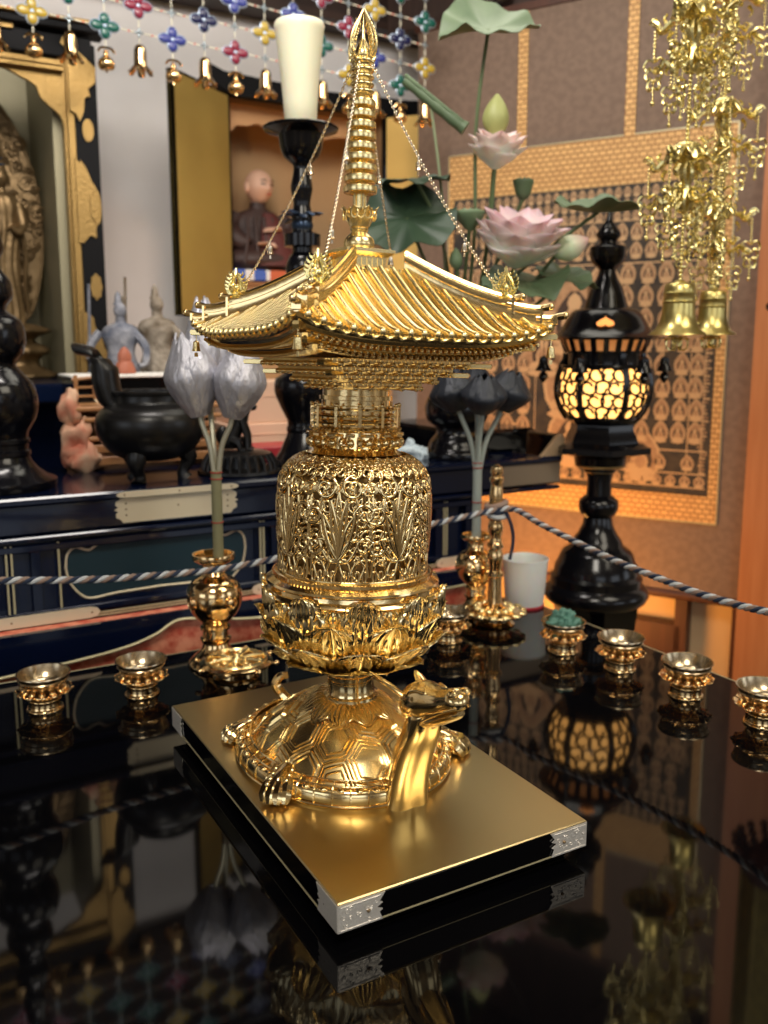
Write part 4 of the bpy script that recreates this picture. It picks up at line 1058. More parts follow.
# dark timber above the white wall, ceiling
b=MB(); b.box((.2,2.50,1.475),(4.4,.10,.27),bev=.004); b.box((.2,2.44,1.345),(4.4,.03,.02)); struct('trim_1',b,M['ceil'])
b=MB(); b.box((.6,1.75,1.66),(5.0,1.75,.02))
for k in range(9): b.box((-1.2+.42*k,1.75,1.635),(.05,1.75,.05),bev=.003)
for k in range(4): b.box((.6,1.15+.42*k,1.63),(5.0,.05,.06),bev=.003)
struct('ceiling',b,M['ceil'])
# ---------- left shrine
t=thing('main_shrine','large black and gold shrine cabinet at left housing the standing gilt statue','shrine',(.10,2.30,-.65))
def Tt(o,dx,dy,dz):
    g=MB(); g.merge(o,TR(-dx,-dy,-dz)); return g
def sp_(n,b,m,lab=None):
    g=MB(); g.merge(b,TR(-.10,-2.30,.65)); o=g.build(n,m,t); 
    if lab: o['label']=lab
    return o
b=MB(); b.box((-.02,2.34,-.17),(.96,.40,.96)); b.box((-.02,2.22,.33),(1.0,.50,.04),bev=.004); sp_('base_cabinet',b,M['navy2'])
b=MB(); b.box((-.02,2.53,.74),(.92,.02,.80)); b.box((.40,2.36,.74),(.02,.34,.80)); b.box((-.44,2.36,.74),(.02,.34,.80)); sp_('inner_wall',b,mat('pale_gilt_panel',(.30,.27,.17),.5,.4))
for c_,d_ in (((.4545,2.155,.70),(.048,.03,.76)),((.4545,2.352,.70),(.04,.36,.76)),((-.50,2.155,.70),(.05,.03,.76))):
    b=MB(); b.box(c_,d_,bev=.003); sp_('side_post',b,M['matblack'])
for c_,d_ in (((.4215,2.150,.70),(.014,.020,.76)),((.4120,2.170,.70),(.006,.03,.76)),((-.465,2.15,.70),(.014,.02,.76))):
    b=MB(); b.box(c_,d_,bev=.002); sp_('gold_moulding',b,M['fitgold'])
b=MB(); b.box((-.02,2.155,1.068),(.98,.04,.048),bev=.003); b.box((-.02,2.145,1.105),(1.04,.06,.018),bev=.003); sp_('lintel',b,M['matblack'])
b=MB(); b.box((-.02,2.150,1.0335),(.86,.02,.013),bev=.002); b.box((-.02,2.150,1.0200),(.86,.03,.010),bev=.002); b.box((-.02,2.130,1.1165),(1.02,.05,.007),bev=.002); b.box((.0,2.130,1.091),(.62,.004,.012),bev=.001)
pts=smoothp([(.250,1.016),(.290,1.012),(.325,.998),(.352,.985),(.362,.962),(.380,.945),(.402,.926),(.412,.895)],5)
b.prism([(.412,1.018)]+[(x,z) for x,z in pts][::-1]+[(-.02,1.018)],.012,c=(0,2.160,0)); b.prism([(-.45,1.018)]+[(-.04-x,z) for x,z in pts],.012,c=(0,2.160,0)); sp_('gilt_valance',b,M['fitgold'])
# gilt fittings on the post
def blob(m,cx,cz,w,h,y,lob=8,amp=.10,n=48):
    o_=[(cx+w*(1+amp*cos(lob*a*2*PI/n))*cos(a*2*PI/n),cz+h*(1+amp*cos(lob*a*2*PI/n))*sin(a*2*PI/n)) for a in range(n)]
    m.prism(o_,.005,c=(0,y,0))
b=MB(); blob(b,.4555,.8985,.012,.024,2.138,0,0); sp_('oval_fitting',b,M['fitgold'])
b=MB(); blob(b,.4570,.5600,.0125,.028,2.138,8,.08); sp_('flower_fitting',b,M['fitgold'])
b=MB(); b.prism([(.424,.655),(.4345,.655),(.4345,.825),(.424,.838)],.006,c=(0,2.137,0)); b.prism(smoothp([(.4345,.835),(.448,.815),(.458,.790),(.472,.765),(.476,.735),(.473,.705),(.463,.690),(.462,.668),(.450,.672),(.4345,.655)],3),.006,c=(0,2.138,0)); blob(b,.460,.735,.009,.030,2.134,5,.18); sp_('hinge_fitting',b,M['fitgold'])
b=MB(); b.prism([(.423,.395),(.436,.395),(.436,.500),(.423,.505)],.006,c=(0,2.137,0)); b.prism(smoothp([(.436,.500),(.447,.490),(.450,.470),(.462,.450),(.468,.425),(.478,.395),(.436,.395)],3),.006,c=(0,2.138,0)); sp_('foot_fitting',b,M['fitgold'])
b=MB(); b.prism([(.418,.935),(.430,.930),(.438,.915),(.447,.935),(.450,.965),(.462,.970),(.458,.985),(.474,.998),(.476,1.030),(.440,1.06),(.420,1.085),(.410,1.085),(.405,1.072),(.418,1.060)],.008,c=(0,2.134,0)); sp_('corner_fitting',b,M['fitgold'])
# ---------- gilt standing statue with openwork nimbus
t=thing('gilt_statue','gilt standing robed statue with large swirling nimbus inside the left shrine','statue',(.290,2.32,.350))
fy=0
b=MB(); b.lathe(smoothp([(.095,0),(.10,.01),(.075,.022),(.060,.035),(.066,.05),(.085,.062),(.080,.075),(.055,.085),(.060,.098),(.090,.110),(.082,.120),(.05,.128)],3),40,lobes=10,amp=.05); b.build('pedestal',M['statuegold'],t)
b=MB(); o_=smoothp([(0,.12),(.055,.150),(.085,.24),(.095,.34),(.088,.45),(.062,.55),(.032,.61),(0,.655)],4); out=[(x*1.0,z) for x,z in o_]+[(-x,z) for x,z in reversed(o_)][1:-1]
b.prism(out,.008,c=(0,.060,0)); rr=random.Random(9)
b.tube([(x,.055,z) for x,z in out],.004,6,closed=True)
for i in range(130):
    z=.17+.42*rr.random(); hw=.09*sin(PI*min(1,(z-.10)/.56))**.7; x=(rr.random()*2-1)*hw
    r=.010+.012*rr.random(); a0=rr.random()*6; dr_=rr.choice((-1,1)); n=18
    b.tube([(x+r*(1-.85*k/n)*cos(a0+dr_*k*.55),.052-.006*k/n,z+r*(1-.85*k/n)*sin(a0+dr_*k*.55)) for k in range(n)],[.0040*(1-.6*k/n) for k in range(n)],5)
b.build('nimbus',M['statuegold'],t,ang=70)
b=MB()
secs=smoothp([(.125,.036,.026),(.16,.034,.025),(.22,.031,.024),(.28,.030,.023),(.33,.033,.024),(.37,.031,.023),(.395,.038,.024),(.418,.032,.020),(.428,.012,.012),(.438,.011,.011)],4)
def ff(u,v):
    i=min(len(secs)-1,int(v*(len(secs)-1)+.5)); z,rx,ry=secs[i]; a=2*PI*u; q=1+.09*cos(11*a+2*sin(z*30))*(1 if z<.36 else .4)
    return (rx*q*cos(a),ry*q*sin(a),z)
b.grid(ff,66,len(secs),wrap=True)
b.sphere((0,-.002,.462),(.0185,.0185,.025),16,12); b.sphere((0,-.004,.458),(.016,.0175,.018),14,10); b.lathe([(.0185,.474),(.0135,.482),(.012,.494),(.006,.502),(.001,.505)],14)
for s_ in(-1,1):
    b.tube([(s_*.018,0,.466),(s_*.0195,0,.452),(s_*.018,0,.444)],.0032,6)
    b.tube(smoothp([(s_*.034,0,.405),(s_*.042,-.006,.36),(s_*.030,-.026,.338),(s_*.012,-.034,.350 if s_>0 else .330)],4),[.013]*5+[.011]*4+[.008]*4,8)
    b.tube(smoothp([(s_*.036,-.004,.36),(s_*.046,-.006,.29),(s_*.040,-.004,.21),(s_*.046,-.002,.15)],4),.0055,6)
    b.tube([(s_*.005,-.020,.466),(s_*.009,-.0185,.467)],.0014,5)
b.sphere((0,-.0225,.459),(.0028,.0035,.005),8,6)
b.build('figure',M['statuegold'],t,ang=60)
# ---------- right shrine with seated monk
t=thing('monk_shrine','gold and black shrine cabinet with open doors around the seated monk figure','shrine',(1.08,2.44,-.65))
def sq_(n,b,m,lab=None,par=None):
    g=MB(); g.merge(b,TR(-1.08,-2.44,.65)); o=g.build(n,m,par or t); 
    if lab: o['label']=lab
    return o
b=MB(); b.box((1.09,2.44,-.05),(.52,.20,1.20)); sq_('base_cabinet',b,M['cabin'])
b=MB(); b.box((1.09,2.535,.82),(.50,.01,.54)); b.box((.842,2.44,.82),(.006,.20,.54)); b.box((1.338,2.44,.82),(.006,.20,.54)); b.box((1.09,2.44,1.085),(.50,.20,.01)); sq_('inner_wall',b,M['cabin'])
b=MB(); b.box((.853,2.348,.82),(.012,.016,.56)); b.box((1.330,2.348,.82),(.012,.016,.56)); 
b.prism([(.800,1.115),(.806,1.135),(.84,1.122),(1.10,1.108),(1.40,1.118),(1.47,1.128),(1.47,1.098),(1.40,1.078),(1.34,1.070),(1.10,1.064),(.86,1.066),(.83,1.085)],.03,c=(0,2.335,0)); sq_('frame',b,M['matblack'])
b=MB(); v=smoothp([(.868,.960+.03),(.885,.995),(.90,1.010),(.93,1.012),(.96,1.020),(1.0,1.010),(1.04,1.0),(1.08,1.003),(1.12,.995),(1.16,1.0),(1.20,1.01),(1.26,1.010),(1.30,.995),(1.325,.97)],3)
b.prism([(.862,1.062)]+[(x,z) for x,z in v]+[(1.325,1.062)],.012,c=(0,2.40,0)); sq_('valance',b,mat('valance_wood',(.55,.30,.13),.5))
# doors: left swung towards the viewer
def door(pivot,a,w,z0,z1,nm,lab,dm_='cabgold'):
    b=MB(); X=TR(pivot[0],pivot[1],0)@RZ(a)
    g=MB(); g.box((w/2,0,(z0+z1)/2),(w,.014,z1-z0),bev=.002); b.merge(g,X); o=sq_(nm,b,M[dm_],lab)
    b=MB(); g=MB(); 
    for x in(.003,w-.003): g.box((x,0,(z0+z1)/2),(.006,.017,z1-z0),bev=.001)
    for z in(z0+.003,z1-.003): g.box((w/2,0,z),(w,.017,.006),bev=.001)
    b.merge(g,X); sq_('door_edge',b,M['lacquer'],par=o)
    b=MB(); g=MB(); g.box((w*.78,-.009,(z0+z1)/2+.0),(.012,.004,.034),bev=.001); g.tube([(w*.78+.004*cos(k*PI/5),-.012,(z0+z1)/2-.008+.008*sin(k*PI/5)) for k in range(10)],.001,5,closed=True); b.merge(g,X); sq_('door_handle',b,M['bronze'],par=o)
door((.852,2.335),math.radians(218),.248,.50,1.070,'door','gold leafed left door standing open')
door((1.325,2.335),math.radians(-50),.20,.50,1.070,'door','gold leafed right door standing open','doorgold')
# ---------- seated monk figure
t=thing('monk_statue','painted seated monk statue in brown robe on a striped cushion inside the shrine','statue',(.972,2.425,.632)); t.scale=(1.25,1.0,1.10)
b=MB(); 
# continuous torso with lap
secs=smoothp([(.000,.088,.062,0),(.018,.098,.072,-.01),(.040,.092,.066,-.008),(.060,.070,.046,.004),(.085,.060,.038,.010),(.110,.064,.038,.012),(.130,.060,.034,.014),(.146,.042,.026,.014),(.155,.022,.020,.012),(.170,.018,.017,.010)],4)
b.loft([((0,y,z),(rx,0,0),(0,ry,0),.9) for z,rx,ry,y in secs],26)
b.build('body',M['robe'],t)
b=MB()
def hf(u,v):
    a=2*PI*u; th=PI*v-PI/2; x=cos(th)*cos(a); y=cos(th)*sin(a); z=sin(th)
    rx,ry,rz3=.031,.036,.042
    q=1.0
    if z<-.1: q*=1-.18*(-z-.1)     # narrower jaw
    p=Vector((x*rx*q,y*ry*q,z*rz3))
    front=max(0,-y)
    p.y-=.0085*math.exp(-((x/.16)**2))*math.exp(-(((z+.16)/.17)**2))*front   # nose
    p.y+=.0030*math.exp(-(((abs(x)-.36)/.16)**2))*math.exp(-(((z-.06)/.10)**2))*front # eye sockets
    p.y-=.0020*math.exp(-(((abs(x)-.36)/.2)**2))*math.exp(-(((z-.26)/.08)**2))*front # brow
    p.y-=.0028*math.exp(-((x/.3)**2))*math.exp(-(((z+.48)/.07)**2))*front # lips
    p.y-=.0030*math.exp(-((x/.3)**2))*math.exp(-(((z+.78)/.16)**2))*front # chin
    return p
g=MB(); g.grid(hf,40,30,wrap=True)
for s_ in(-1,1): g.sphere((s_*.031,.004,-.004),(.005,.008,.014),10,8)
HM=TR(0,.002,.208)@RZ(.35)
b.merge(g,HM); b.tube([(0,.012,.150),(0,.010,.185)],.0165,14); 
# hand in front
def hand(b,c,yaw,s=1):
    g=MB(); g.loft([((0,0,0),(.008,0,0),(0,.005,0)),((.0,-.006,.002),(.010,0,0),(0,.0055,.003)),((0,-.014,.003),(.0095,0,0),(0,.005,.002)),((0,-.018,.003),(.007,0,0),(0,.004,.001))],10)
    for k in range(4):
        L=(.011,.013,.012,.009)[k]; x=(k-1.5)*.0044
        g.tube([(x,-.016,.003),(x*1.05,-.016-L*.6,.001),(x,-.016-L,-.004)],[.0022,.0021,.0016],6)
    g.tube([(.008,-.004,.003),(.012,-.010,.004),(.011,-.017,.003)],[.0026,.0024,.0018],6)
    b.merge(g,TR(c)@RZ(yaw)@SC(s))
h=b.build('head',M['skin'],t,ang=80)
b=MB(); hand(b,(.030,-.044,.098),-1.1,1.4); b.build('hand',M['skin'],t); b=MB(); hand(b,(-.020,-.060,.060),.9,1.4); b.build('hand',M['skin'],t)
b=MB()
for s_ in(-1,1):
    g=MB(); g.tube([(s_*.0072,-.0352,.0030),(s_*.0115,-.0340,.0042),(s_*.0165,-.0305,.0030)],.0020,5); g.tube([(s_*.0062,-.0375,.0115),(s_*.012,-.0358,.0140),(s_*.018,-.0310,.0120)],.0014,5); b.merge(g,HM)
b.build('painted_brows',M['lacquer'],t)
b=MB(); g=MB(); g.tube([(-.008,-.0360,-.0205),(0,-.0392,-.0198),(.008,-.0360,-.0205)],[.0008,.0017,.0008],6); b.merge(g,HM); b.build('lips',M['redpl'],t)
b=MB()
for s_,px_ in((-1,.0),(1,.0)):
    b.tube(smoothp([(s_*.052,.012,.135),(s_*.072,.000,.105),(s_*.070,-.024,.078),(s_*.040,-.044,.082 if s_>0 else .058)],4),[.020,.021,.022,.023,.024,.025,.026,.026,.026,.024,.022,.020,.017],12)
for k in range(5): b.tube(smoothp([(-.04+.02*k,-.030,.13),(-.045+.022*k,-.052,.075),(-.06+.03*k,-.076,.012)],4),.0045,6)
b.build('sleeves',M['robe'],t)
b=MB(); b.loft([((.016,-.018,.142),(.014,0,0),(0,.008,0)),((.020,-.034,.110),(.026,0,0),(0,.010,0)),((.022,-.052,.060),(.036,0,0),(0,.014,0)),((.024,-.074,.010),(.050,0,0),(0,.012,0))],14); b.build('red_mantle',M['robe2'],t)
t=thing('striped_cushion','low cushion edge in blue, white and orange-red stripes under the monk statue','cushion',(.955,2.40,.600))
cols=['matblue','matwhite','matblue','matwhite','matred','matwhite','matblue']
xs=[-.095,-.060,-.035,-.0,.012,.060,.075,.11]
for i in range(7):
    b=MB(); b.box(((xs[i]+xs[i+1])/2,0,.015),(xs[i+1]-xs[i],.115,.030),bev=.003); b.build('stripe',M[cols[i]],t)
t=thing('cushion_platform','plain wooden platform under the striped cushion in the monk shrine','platform',(1.05,2.41,.55)); b=MB(); b.box((0,0,.018),(.40,.13,.036),bev=.003); b.box((0,.0,.043),(.36,.12,.012),bev=.002); b.build('top',M['valance'] if 'valance' in M else M['woodlt'],t)
# ================================================================ beaded net curtain with medallions and bells
t=thing('beaded_net','beaded net curtain with enamel flower medallions and small gold bells across the top','curtain',(.75,2.0,1.0))
mcol={'y':mat('enamel_yellow',(.36,.25,.03),.25),'g':mat('enamel_green',(.006,.08,.06),.25),'b':mat('enamel_blue',(.03,.04,.20),.25),'r':mat('enamel_red',(.18,.012,.035),.25),'n':mat('enamel_navy',(.008,.010,.05),.25)}
rimm=mat('medallion_rim',(.40,.48,.60),.35,.4); bm1=mat('bead_cream',(.75,.72,.58),.3); bm2=mat('bead_red',(.65,.10,.07),.3); bm3=mat('bead_teal',(.15,.50,.42),.3); starm=mat('star_pewter',(.28,.33,.36),.35,.8)
SX=.0706; X0=.329-.75; DZ=.0530
def zrow(k,r): return .0835-.0024*k+r*DZ
Kmin,Kmax=-3,13
seq='ygrbn'
nb=0
def medal(m,cx,cz,s=1.38):
    for q in range(4):
        a=q*PI/2; ex,ez=cos(a)*.0112*s,sin(a)*.0092*s
        m.mat(0).sphere((cx+ex,0,cz+ez),((.0118 if q%2==0 else .0092)*s,.0028,(.0088 if q%2==0 else .0100)*s),16,7)
        m.mat(1).sphere((cx+ex*1.05,-.0016,cz+ez*1.05),((.0098 if q%2==0 else .0074)*s,.0036,(.0070 if q%2==0 else .0086)*s),12,6)
    m.mat(0).sphere((cx,-.002,cz),(.0035*s,.0025,.0035*s),8,6)
beads=MB(); thr=MB()
def strand(a,b_):
    a=Vector(a); b_=Vector(b_); L=(b_-a).length; n=max(2,int(L/.0052)); thr.tube([a,b_],.0008,4)
    for i in range(1,n):
        p=a.lerp(b_,i/n); beads.mat(0 if i%3 else (1 if (i//3)%2 else 2)); beads.sphere(p,(.0023,.0023,.0023),6,5)
col={}
for k in range(Kmin,Kmax+1):
    x=X0+SX*k
    for r in range(0,5):
        z=zrow(k,r)
        if (k+r)%2==0:
            c=seq[(k*2+r*3+(k*k)%3)%5]
            fixed={(0,0):'y',(2,0):'g',(4,0):'b',(6,0):'r',(3,1):'r',(5,1):'n',(7,1):'y',(9,1):'g',(10,0):'y',(11,1):'b',(12,0):'g',(12,2):'n',(10,2):'r',(8,0):'b',(11,3):'y'}
            c=fixed.get((k,r),c); m=MB(); medal(m,x,z); o=m.build('enamel_medallion',[rimm,mcol[c]],t); 
        else:
            stars=MB()
            for q in range(4):
                a=q*PI/2; stars.sphere((x+.005*cos(a),0,z+.005*sin(a)),((.0052,.0018,.0026) if q%2==0 else (.0026,.0018,.0052)),8,5)
            stars.sphere((x,-.001,z),.0028,8,6); stars.build('star_connector',starm,t)
        def rad(k,r,h): return ((.0310 if h else .0270) if (k+r)%2==0 else .009)
        if k<Kmax: strand((x+rad(k,r,1),0,z),(X0+SX*(k+1)-rad(k+1,r,1),0,zrow(k+1,r)))
        if r<4: strand((x,0,z+rad(k,r,0)),(x,0,zrow(k,r+1)-rad(k,r+1,0)))
    z=zrow(k,0)
    b=MB()
    if k%2==0:   # gourd bell under a leaf cap
        strand((x,0,z-.027),(x,0,z-.044))
        zz=z-.046
        b.lathe(smoothp([(.0005,-.040),(.0130,-.0385),(.0172,-.0290),(.0140,-.0200),(.0060,-.0130),(.0045,-.0080),(.0055,-.0040),(.002,-.001)],3),16,c=(x,0,zz))
        b.tube(smoothp([(x-.017,-.002,zz-.006),(x-.011,-.002,zz+.002),(x,-.002,zz+.0035),(x+.011,-.002,zz+.002),(x+.017,-.002,zz-.006)],3),[.0012]+[.0028]*11+[.0012],6)
        b.lathe([(.0022,-.0400),(.0024,-.044),(.0005,-.045)],8,c=(x,0,zz)); b.box((x,-.0135,zz-.030),(.006,.001,.002))
        b.build('gourd_bell',M['brass'],t)
    else:        # long bell with scalloped mouth
        strand((x,0,z-.009),(x,0,z-.022)); zz=z-.022
        b.lathe(smoothp([(.0015,0),(.0080,-.0035),(.0120,-.0110),(.0130,-.026),(.0136,-.040),(.0165,-.050)],3),18,c=(x,0,zz))
        for q in range(6):
            a=q*PI/3+.2; b.tube(smoothp([(x+.012*cos(a),.012*sin(a),zz-.044),(x+.0180*cos(a),.0180*sin(a),zz-.051),(x+.0245*cos(a),.0245*sin(a),zz-.059),(x+.028*cos(a),.028*sin(a),zz-.0560)],3),[.0055,.0065,.0075,.0080,.0080,.0074,.0062,.0048,.003,.001],6,flat=.35)
        b.tube([(x,0,zz-.03),(x,0,zz-.050)],.0012,5); b.sphere((x,0,zz-.053),.0032,8,6)
        b.build('long_bell',M['brass'],t)
o=beads.build('bead_strand',[bm1,bm2,bm3],t); o['kind']='stuff'
thr.build('net_cord',bm1,t)
b=MB(); b.box((0.0,0,zrow(5,4)+.03),(1.5,.02,.02),bev=.003)
b.build('hanging_bar',M['blackwood'],t)
# ================================================================ hanging scroll with mandala-like rows of figures (generic)
# scroll local frame: x = s (0 at the right side of the painting, + towards the far left), z world height
SO=Vector((1.735,1.480,0)); SD=Vector((-.4726,.8813,0)); SN=Vector((-.8813,-.4726,0))   # SN faces the table
t=thing('hanging_scroll','large hanging scroll with gold border and dark painting of many small haloed figures','scroll',(1.735,1.480,-.20))
SM=Matrix(((SD.x,-SN.x,0,0),(SD.y,-SN.y,0,0),(0,0,1,.20),(0,0,0,1)))   # local: x=s, -y towards the viewer
def sb(n,b,m,lab=None,**k):
    g=MB(); g.merge(b,SM); o=g.build(n,m,t,**k); 
    if lab: o['label']=lab
    return o
def quad(m,x0,x1,z0,z1,y): m.add([(x0,y,z0),(x1,y,z0),(x1,y,z1),(x0,y,z1)],[(3,2,1,0)])
def clothmat(name,c1,c2,sx,sz,brick=False):
    m=bpy.data.materials.new(name); m.use_nodes=True; nt=m.node_tree; bs_=nt.nodes['Principled BSDF']; bs_.inputs['Roughness'].default_value=.75
    tc=nt.nodes.new('ShaderNodeTexCoord'); 
    # cloth coordinate: distance along the scroll and height
    sp=nt.nodes.new('ShaderNodeSeparateXYZ'); nt.links.new(tc.outputs['Object'],sp.inputs[0])
    d=nt.nodes.new('ShaderNodeMath'); d.operation='MULTIPLY'; nt.links.new(sp.outputs[1],d.inputs[0]); d.inputs[1].default_value=1/.8813
    cb=nt.nodes.new('ShaderNodeCombineXYZ'); nt.links.new(d.outputs[0],cb.inputs[0]); nt.links.new(sp.outputs[2],cb.inputs[1])
    if brick:
        br=nt.nodes.new('ShaderNodeTexBrick'); br.inputs['Scale'].default_value=sx; br.inputs['Color1'].default_value=(*c1,1); br.inputs['Color2'].default_value=(c1[0]*.85,c1[1]*.82,c1[2]*.8,1); br.inputs['Mortar'].default_value=(*c2,1)
        br.inputs['Mortar Size'].default_value=.06; br.inputs['Brick Width'].default_value=.62; br.inputs['Row Height'].default_value=.42; br.inputs['Mortar Smooth'].default_value=.6
        nt.links.new(cb.outputs[0],br.inputs['Vector']); nt.links.new(br.outputs[0],bs_.inputs['Base Color']); bs_.inputs['Metallic'].default_value=.1; bs_.inputs['Roughness'].default_value=.6
    else:
        no=nt.nodes.new('ShaderNodeTexNoise'); no.inputs['Scale'].default_value=sx; nt.links.new(cb.outputs[0],no.inputs['Vector'])
        cr=nt.nodes.new('ShaderNodeValToRGB'); cr.color_ramp.elements[0].color=(*c1,1); cr.color_ramp.elements[1].color=(*c2,1); cr.color_ramp.elements[0].position=.4; cr.color_ramp.elements[1].position=.6
        nt.links.new(no.outputs[0],cr.inputs[0]); nt.links.new(cr.outputs[0],bs_.inputs['Base Color'])
    return m
fab=clothmat('taupe_scroll_silk',(.205,.138,.102),(.172,.115,.084),60,1); gb=clothmat('gold_brocade',(.74,.46,.18),(.26,.10,.035),34,1,True)
b=MB(); b.box((.359,.006,.535),(.916,.004,1.45)); sb('silk_mount',b,fab)
b=MB(); b.box((.3465,.002,.869),(.741,.003,.117)); b.box((.3465,.002,.032),(.741,.003,.067)); b.box((-.0125,.002,.44),(.023,.003,.75)); b.box((.7085,.002,.44),(.017,.003,.75)); sb('gold_brocade_border',b,gb)
for s_ in(.5075,.2265):
    b=MB(); b.box((s_,.000,1.090),(.026,.003,.33)); sb('gold_brocade_strip',b,gb)
b=MB()
for x in (-.0245,.7175): b.box((x,.001,.463),(.003,.004,.93))
for z in(.9285,-.0015): b.box((.3465,.001,z),(.742,.004,.003))
sb('border_piping',b,M['edgegold'])
gnd=clothmat('painting_ground',(.030,.027,.026),(.060,.046,.034),25,1); figm=mat('painted_figure_tan',(.46,.29,.16),.7,var=(90,(.34,.20,.11))); figo=mat('painted_figure_outline',(.56,.38,.21),.7); figd=mat('painted_dark',(.055,.035,.026),.7)
b=MB(); b.box((.350,.0005,.4410),(.70,.003,.745)); p_=sb('painting',b,gnd)
fb=MB(); rr=random.Random(12)
def ell(m,cx,cz,rx,rz_,y,n=14,pw=1.0,a0=0):
    m.add([(cx+rx*cos(2*PI*k/n),y,cz+rz_*sin(2*PI*k/n)+ (rz_*.18 if sin(2*PI*k/n)>.9 else 0)) for k in range(n)],[tuple(range(n))])
def fig(cx,cz,w,h):
    fb.mat(1); ell(fb,cx,cz,w*.50,h*.50,-.0016); fb.mat(0); ell(fb,cx,cz,w*.44,h*.45,-.0019)
    fb.mat(2); ell(fb,cx,cz-h*.05,w*.30,h*.30,-.0021); fb.mat(1); ell(fb,cx,cz-h*.26,w*.36,h*.10,-.0023,10); ell(fb,cx,cz-h*.08,w*.20,h*.17,-.0024,10); fb.mat(0); ell(fb,cx,cz-h*.07,w*.15,h*.14,-.0026,8); fb.mat(1); ell(fb,cx,cz+h*.16,w*.115,h*.105,-.0026,8); ell(fb,cx,cz-h*.40,w*.42,h*.07,-.0026,10)
# outer band: small figures and pavilions
for r_ in range(3):
    for i in range(30): fig(.020+.0228*i,.795-.028*r_,.018,.024)
for i in range(17): fig(.050+.037*i,.700,.031,.040)
for i in range(17): fig(.050+.037*i,.655,.031,.038)
for z in (.600,.545,.490,.435,.380,.325,.27,.215):
    for x in (.035,.072,.118,.165,.215): fig(x+.006*rr.random(),z,.038,.050)
    for x in (.485,.53,.58,.625,.665): fig(x,z,.038,.050)
for cx,cz,w in((.35,.50,.17),(.35,.33,.16),(.28,.41,.11),(.43,.41,.11),(.275,.56,.10),(.44,.56,.10),(.165,.150,.10),(.52,.15,.10),(.35,.19,.13)): fig(cx,cz,w,w*1.25)
for i in range(9): fig(.05+.068*i,.142,.032,.036)
for i in range(20): fig(.02+.0345*i,.098,.026,.026)
fb.mat(1)
for z in(.082,.116,.172,.625,.727): fb.add([(.006,-.0014,z),(.694,-.0014,z),(.694,-.0014,z+.0035),(.006,-.0014,z+.0035)],[(3,2,1,0)])
for x in(.018,.052,.255,.45,.648): fb.add([(x,-.0014,.12),(x+.0025,-.0014,.12),(x+.0025,-.0014,.62),(x,-.0014,.62)],[(3,2,1,0)])
for k in range(60):
    fb.mat(0 if k%2 else 1); x=.004+.012*rr.random(); z=.12+.009*k; fb.add([(x,-.0014,z),(x+.014,-.0014,z),(x+.014,-.0014,z+.004),(x,-.0014,z+.004)],[(3,2,1,0)])
o=fb.build if 0 else None
# flip faces are double sided in render; merge into scroll frame
g=MB(); g.merge(fb,SM); o=g.build('painted_figures',[figm,figo,figd],p_,smooth=False)
b=MB(); b.tube([(-.098,.004,-.190),(.84,.004,-.190)],.011,16); b.tube([(-.105,.004,-.190),(-.088,.004,-.190)],.0135,16); sb('roller',b,M['wooddk'])
b=MB(); b.box((.367,.006,1.268),(.92,.014,.018)); sb('top_rod',b,M['wooddk'])
b=MB(); b.tube([(.12,.006,1.275),(.367,.006,1.60),(.61,.006,1.275)],.0025,6); sb('hanging_cord',b,M['blackwood'])
# ================================================================ wall, post and pillar behind the scroll
def sw(name,b,m): g=MB(); g.merge(b,TR(SO.x,SO.y,0)@Matrix(((SD.x,-SN.x,0,0),(SD.y,-SN.y,0,0),(0,0,1,0),(0,0,0,1)))); o=g.build(name,m); o['kind']='structure'; return o
b=MB(); b.box((.15,.10,.45),(1.35,.02,2.2)); sw('wall_right',b,M['creamwall'])
b=MB(); b.box((-.1475,.020,.45),(.115,.10,2.2),bev=.003); sw('trim_2',b,M['wood'])
b=MB(); b.box((.055,.060,.45),(.030,.05,2.2),bev=.002); b.box((.18,.060,-.330),(.25,.05,.10),bev=.002); b.box((-.080,.03,.45),(.016,.03,2.2)); sw('trim_3',b,M['wooddk'])
b=MB(); b.box((.45,.075,1.45),(1.0,.03,.32),bev=.003); sw('trim_4',b,M['ceil'])
b=MB(); b.box((-.33,.05,.45),(.24,.02,2.2)); sw('wall_front',b,M['plaster'])
# ================================================================ lantern
t=thing('lantern','black metal lantern with glowing yellow openwork panels, standing beside the scroll','lantern',(1.204,1.285,-.0665))
LZ=.0665
def lz(p): return [(r,z+LZ) for r,z in p]
b=MB(); b.lathe(lz([(.001,-.0660),(.0920,-.0655),(.0960,-.0620),(.1020,-.0510),(.1010,-.0420),(.0940,-.0330),(.0890,-.0290),(.0890,-.0150),(.0820,-.0090),(.0800,.0060),(.0740,.0150),(.0690,.0300),(.0640,.0370),(.0500,.0460),(.0460,.0580),(.0370,.0700),(.0290,.0870),(.0270,.1020)]),48); b.build('base',M['blackwood'],t)
b=MB(); b.lathe(lz([(.0270,.1010),(.0320,.1060),(.0370,.1140),(.0385,.1240),(.0370,.1330),(.0300,.1400),(.0240,.1440),(.0230,.1700),(.0250,.1880),(.0300,.1900),(.0300,.1950),(.0400,.1980),(.0480,.2050),(.0500,.2190)]),40); b.build('column',M['blackwood'],t)
b=MB(); b.lathe(lz([(.0290,.1885),(.0305,.1895),(.0290,.1925)]),40,capb=False,capt=False); b.lathe(lz([(.0450,.1995),(.0480,.2010),(.0470,.2040)]),40,capb=False,capt=False); b.build('gold_collar',M['fitgold'],t)
b=MB(); b.lathe(lz([(.0500,.2180),(.0700,.2240),(.0960,.2290),(.0960,.2400),(.0720,.2480),(.0680,.2600),(.0620,.2700),(.0610,.2820),(.0700,.2900),(.0720,.2960)]),6); b.build('hexagonal_tray',M['blackwood'],t)
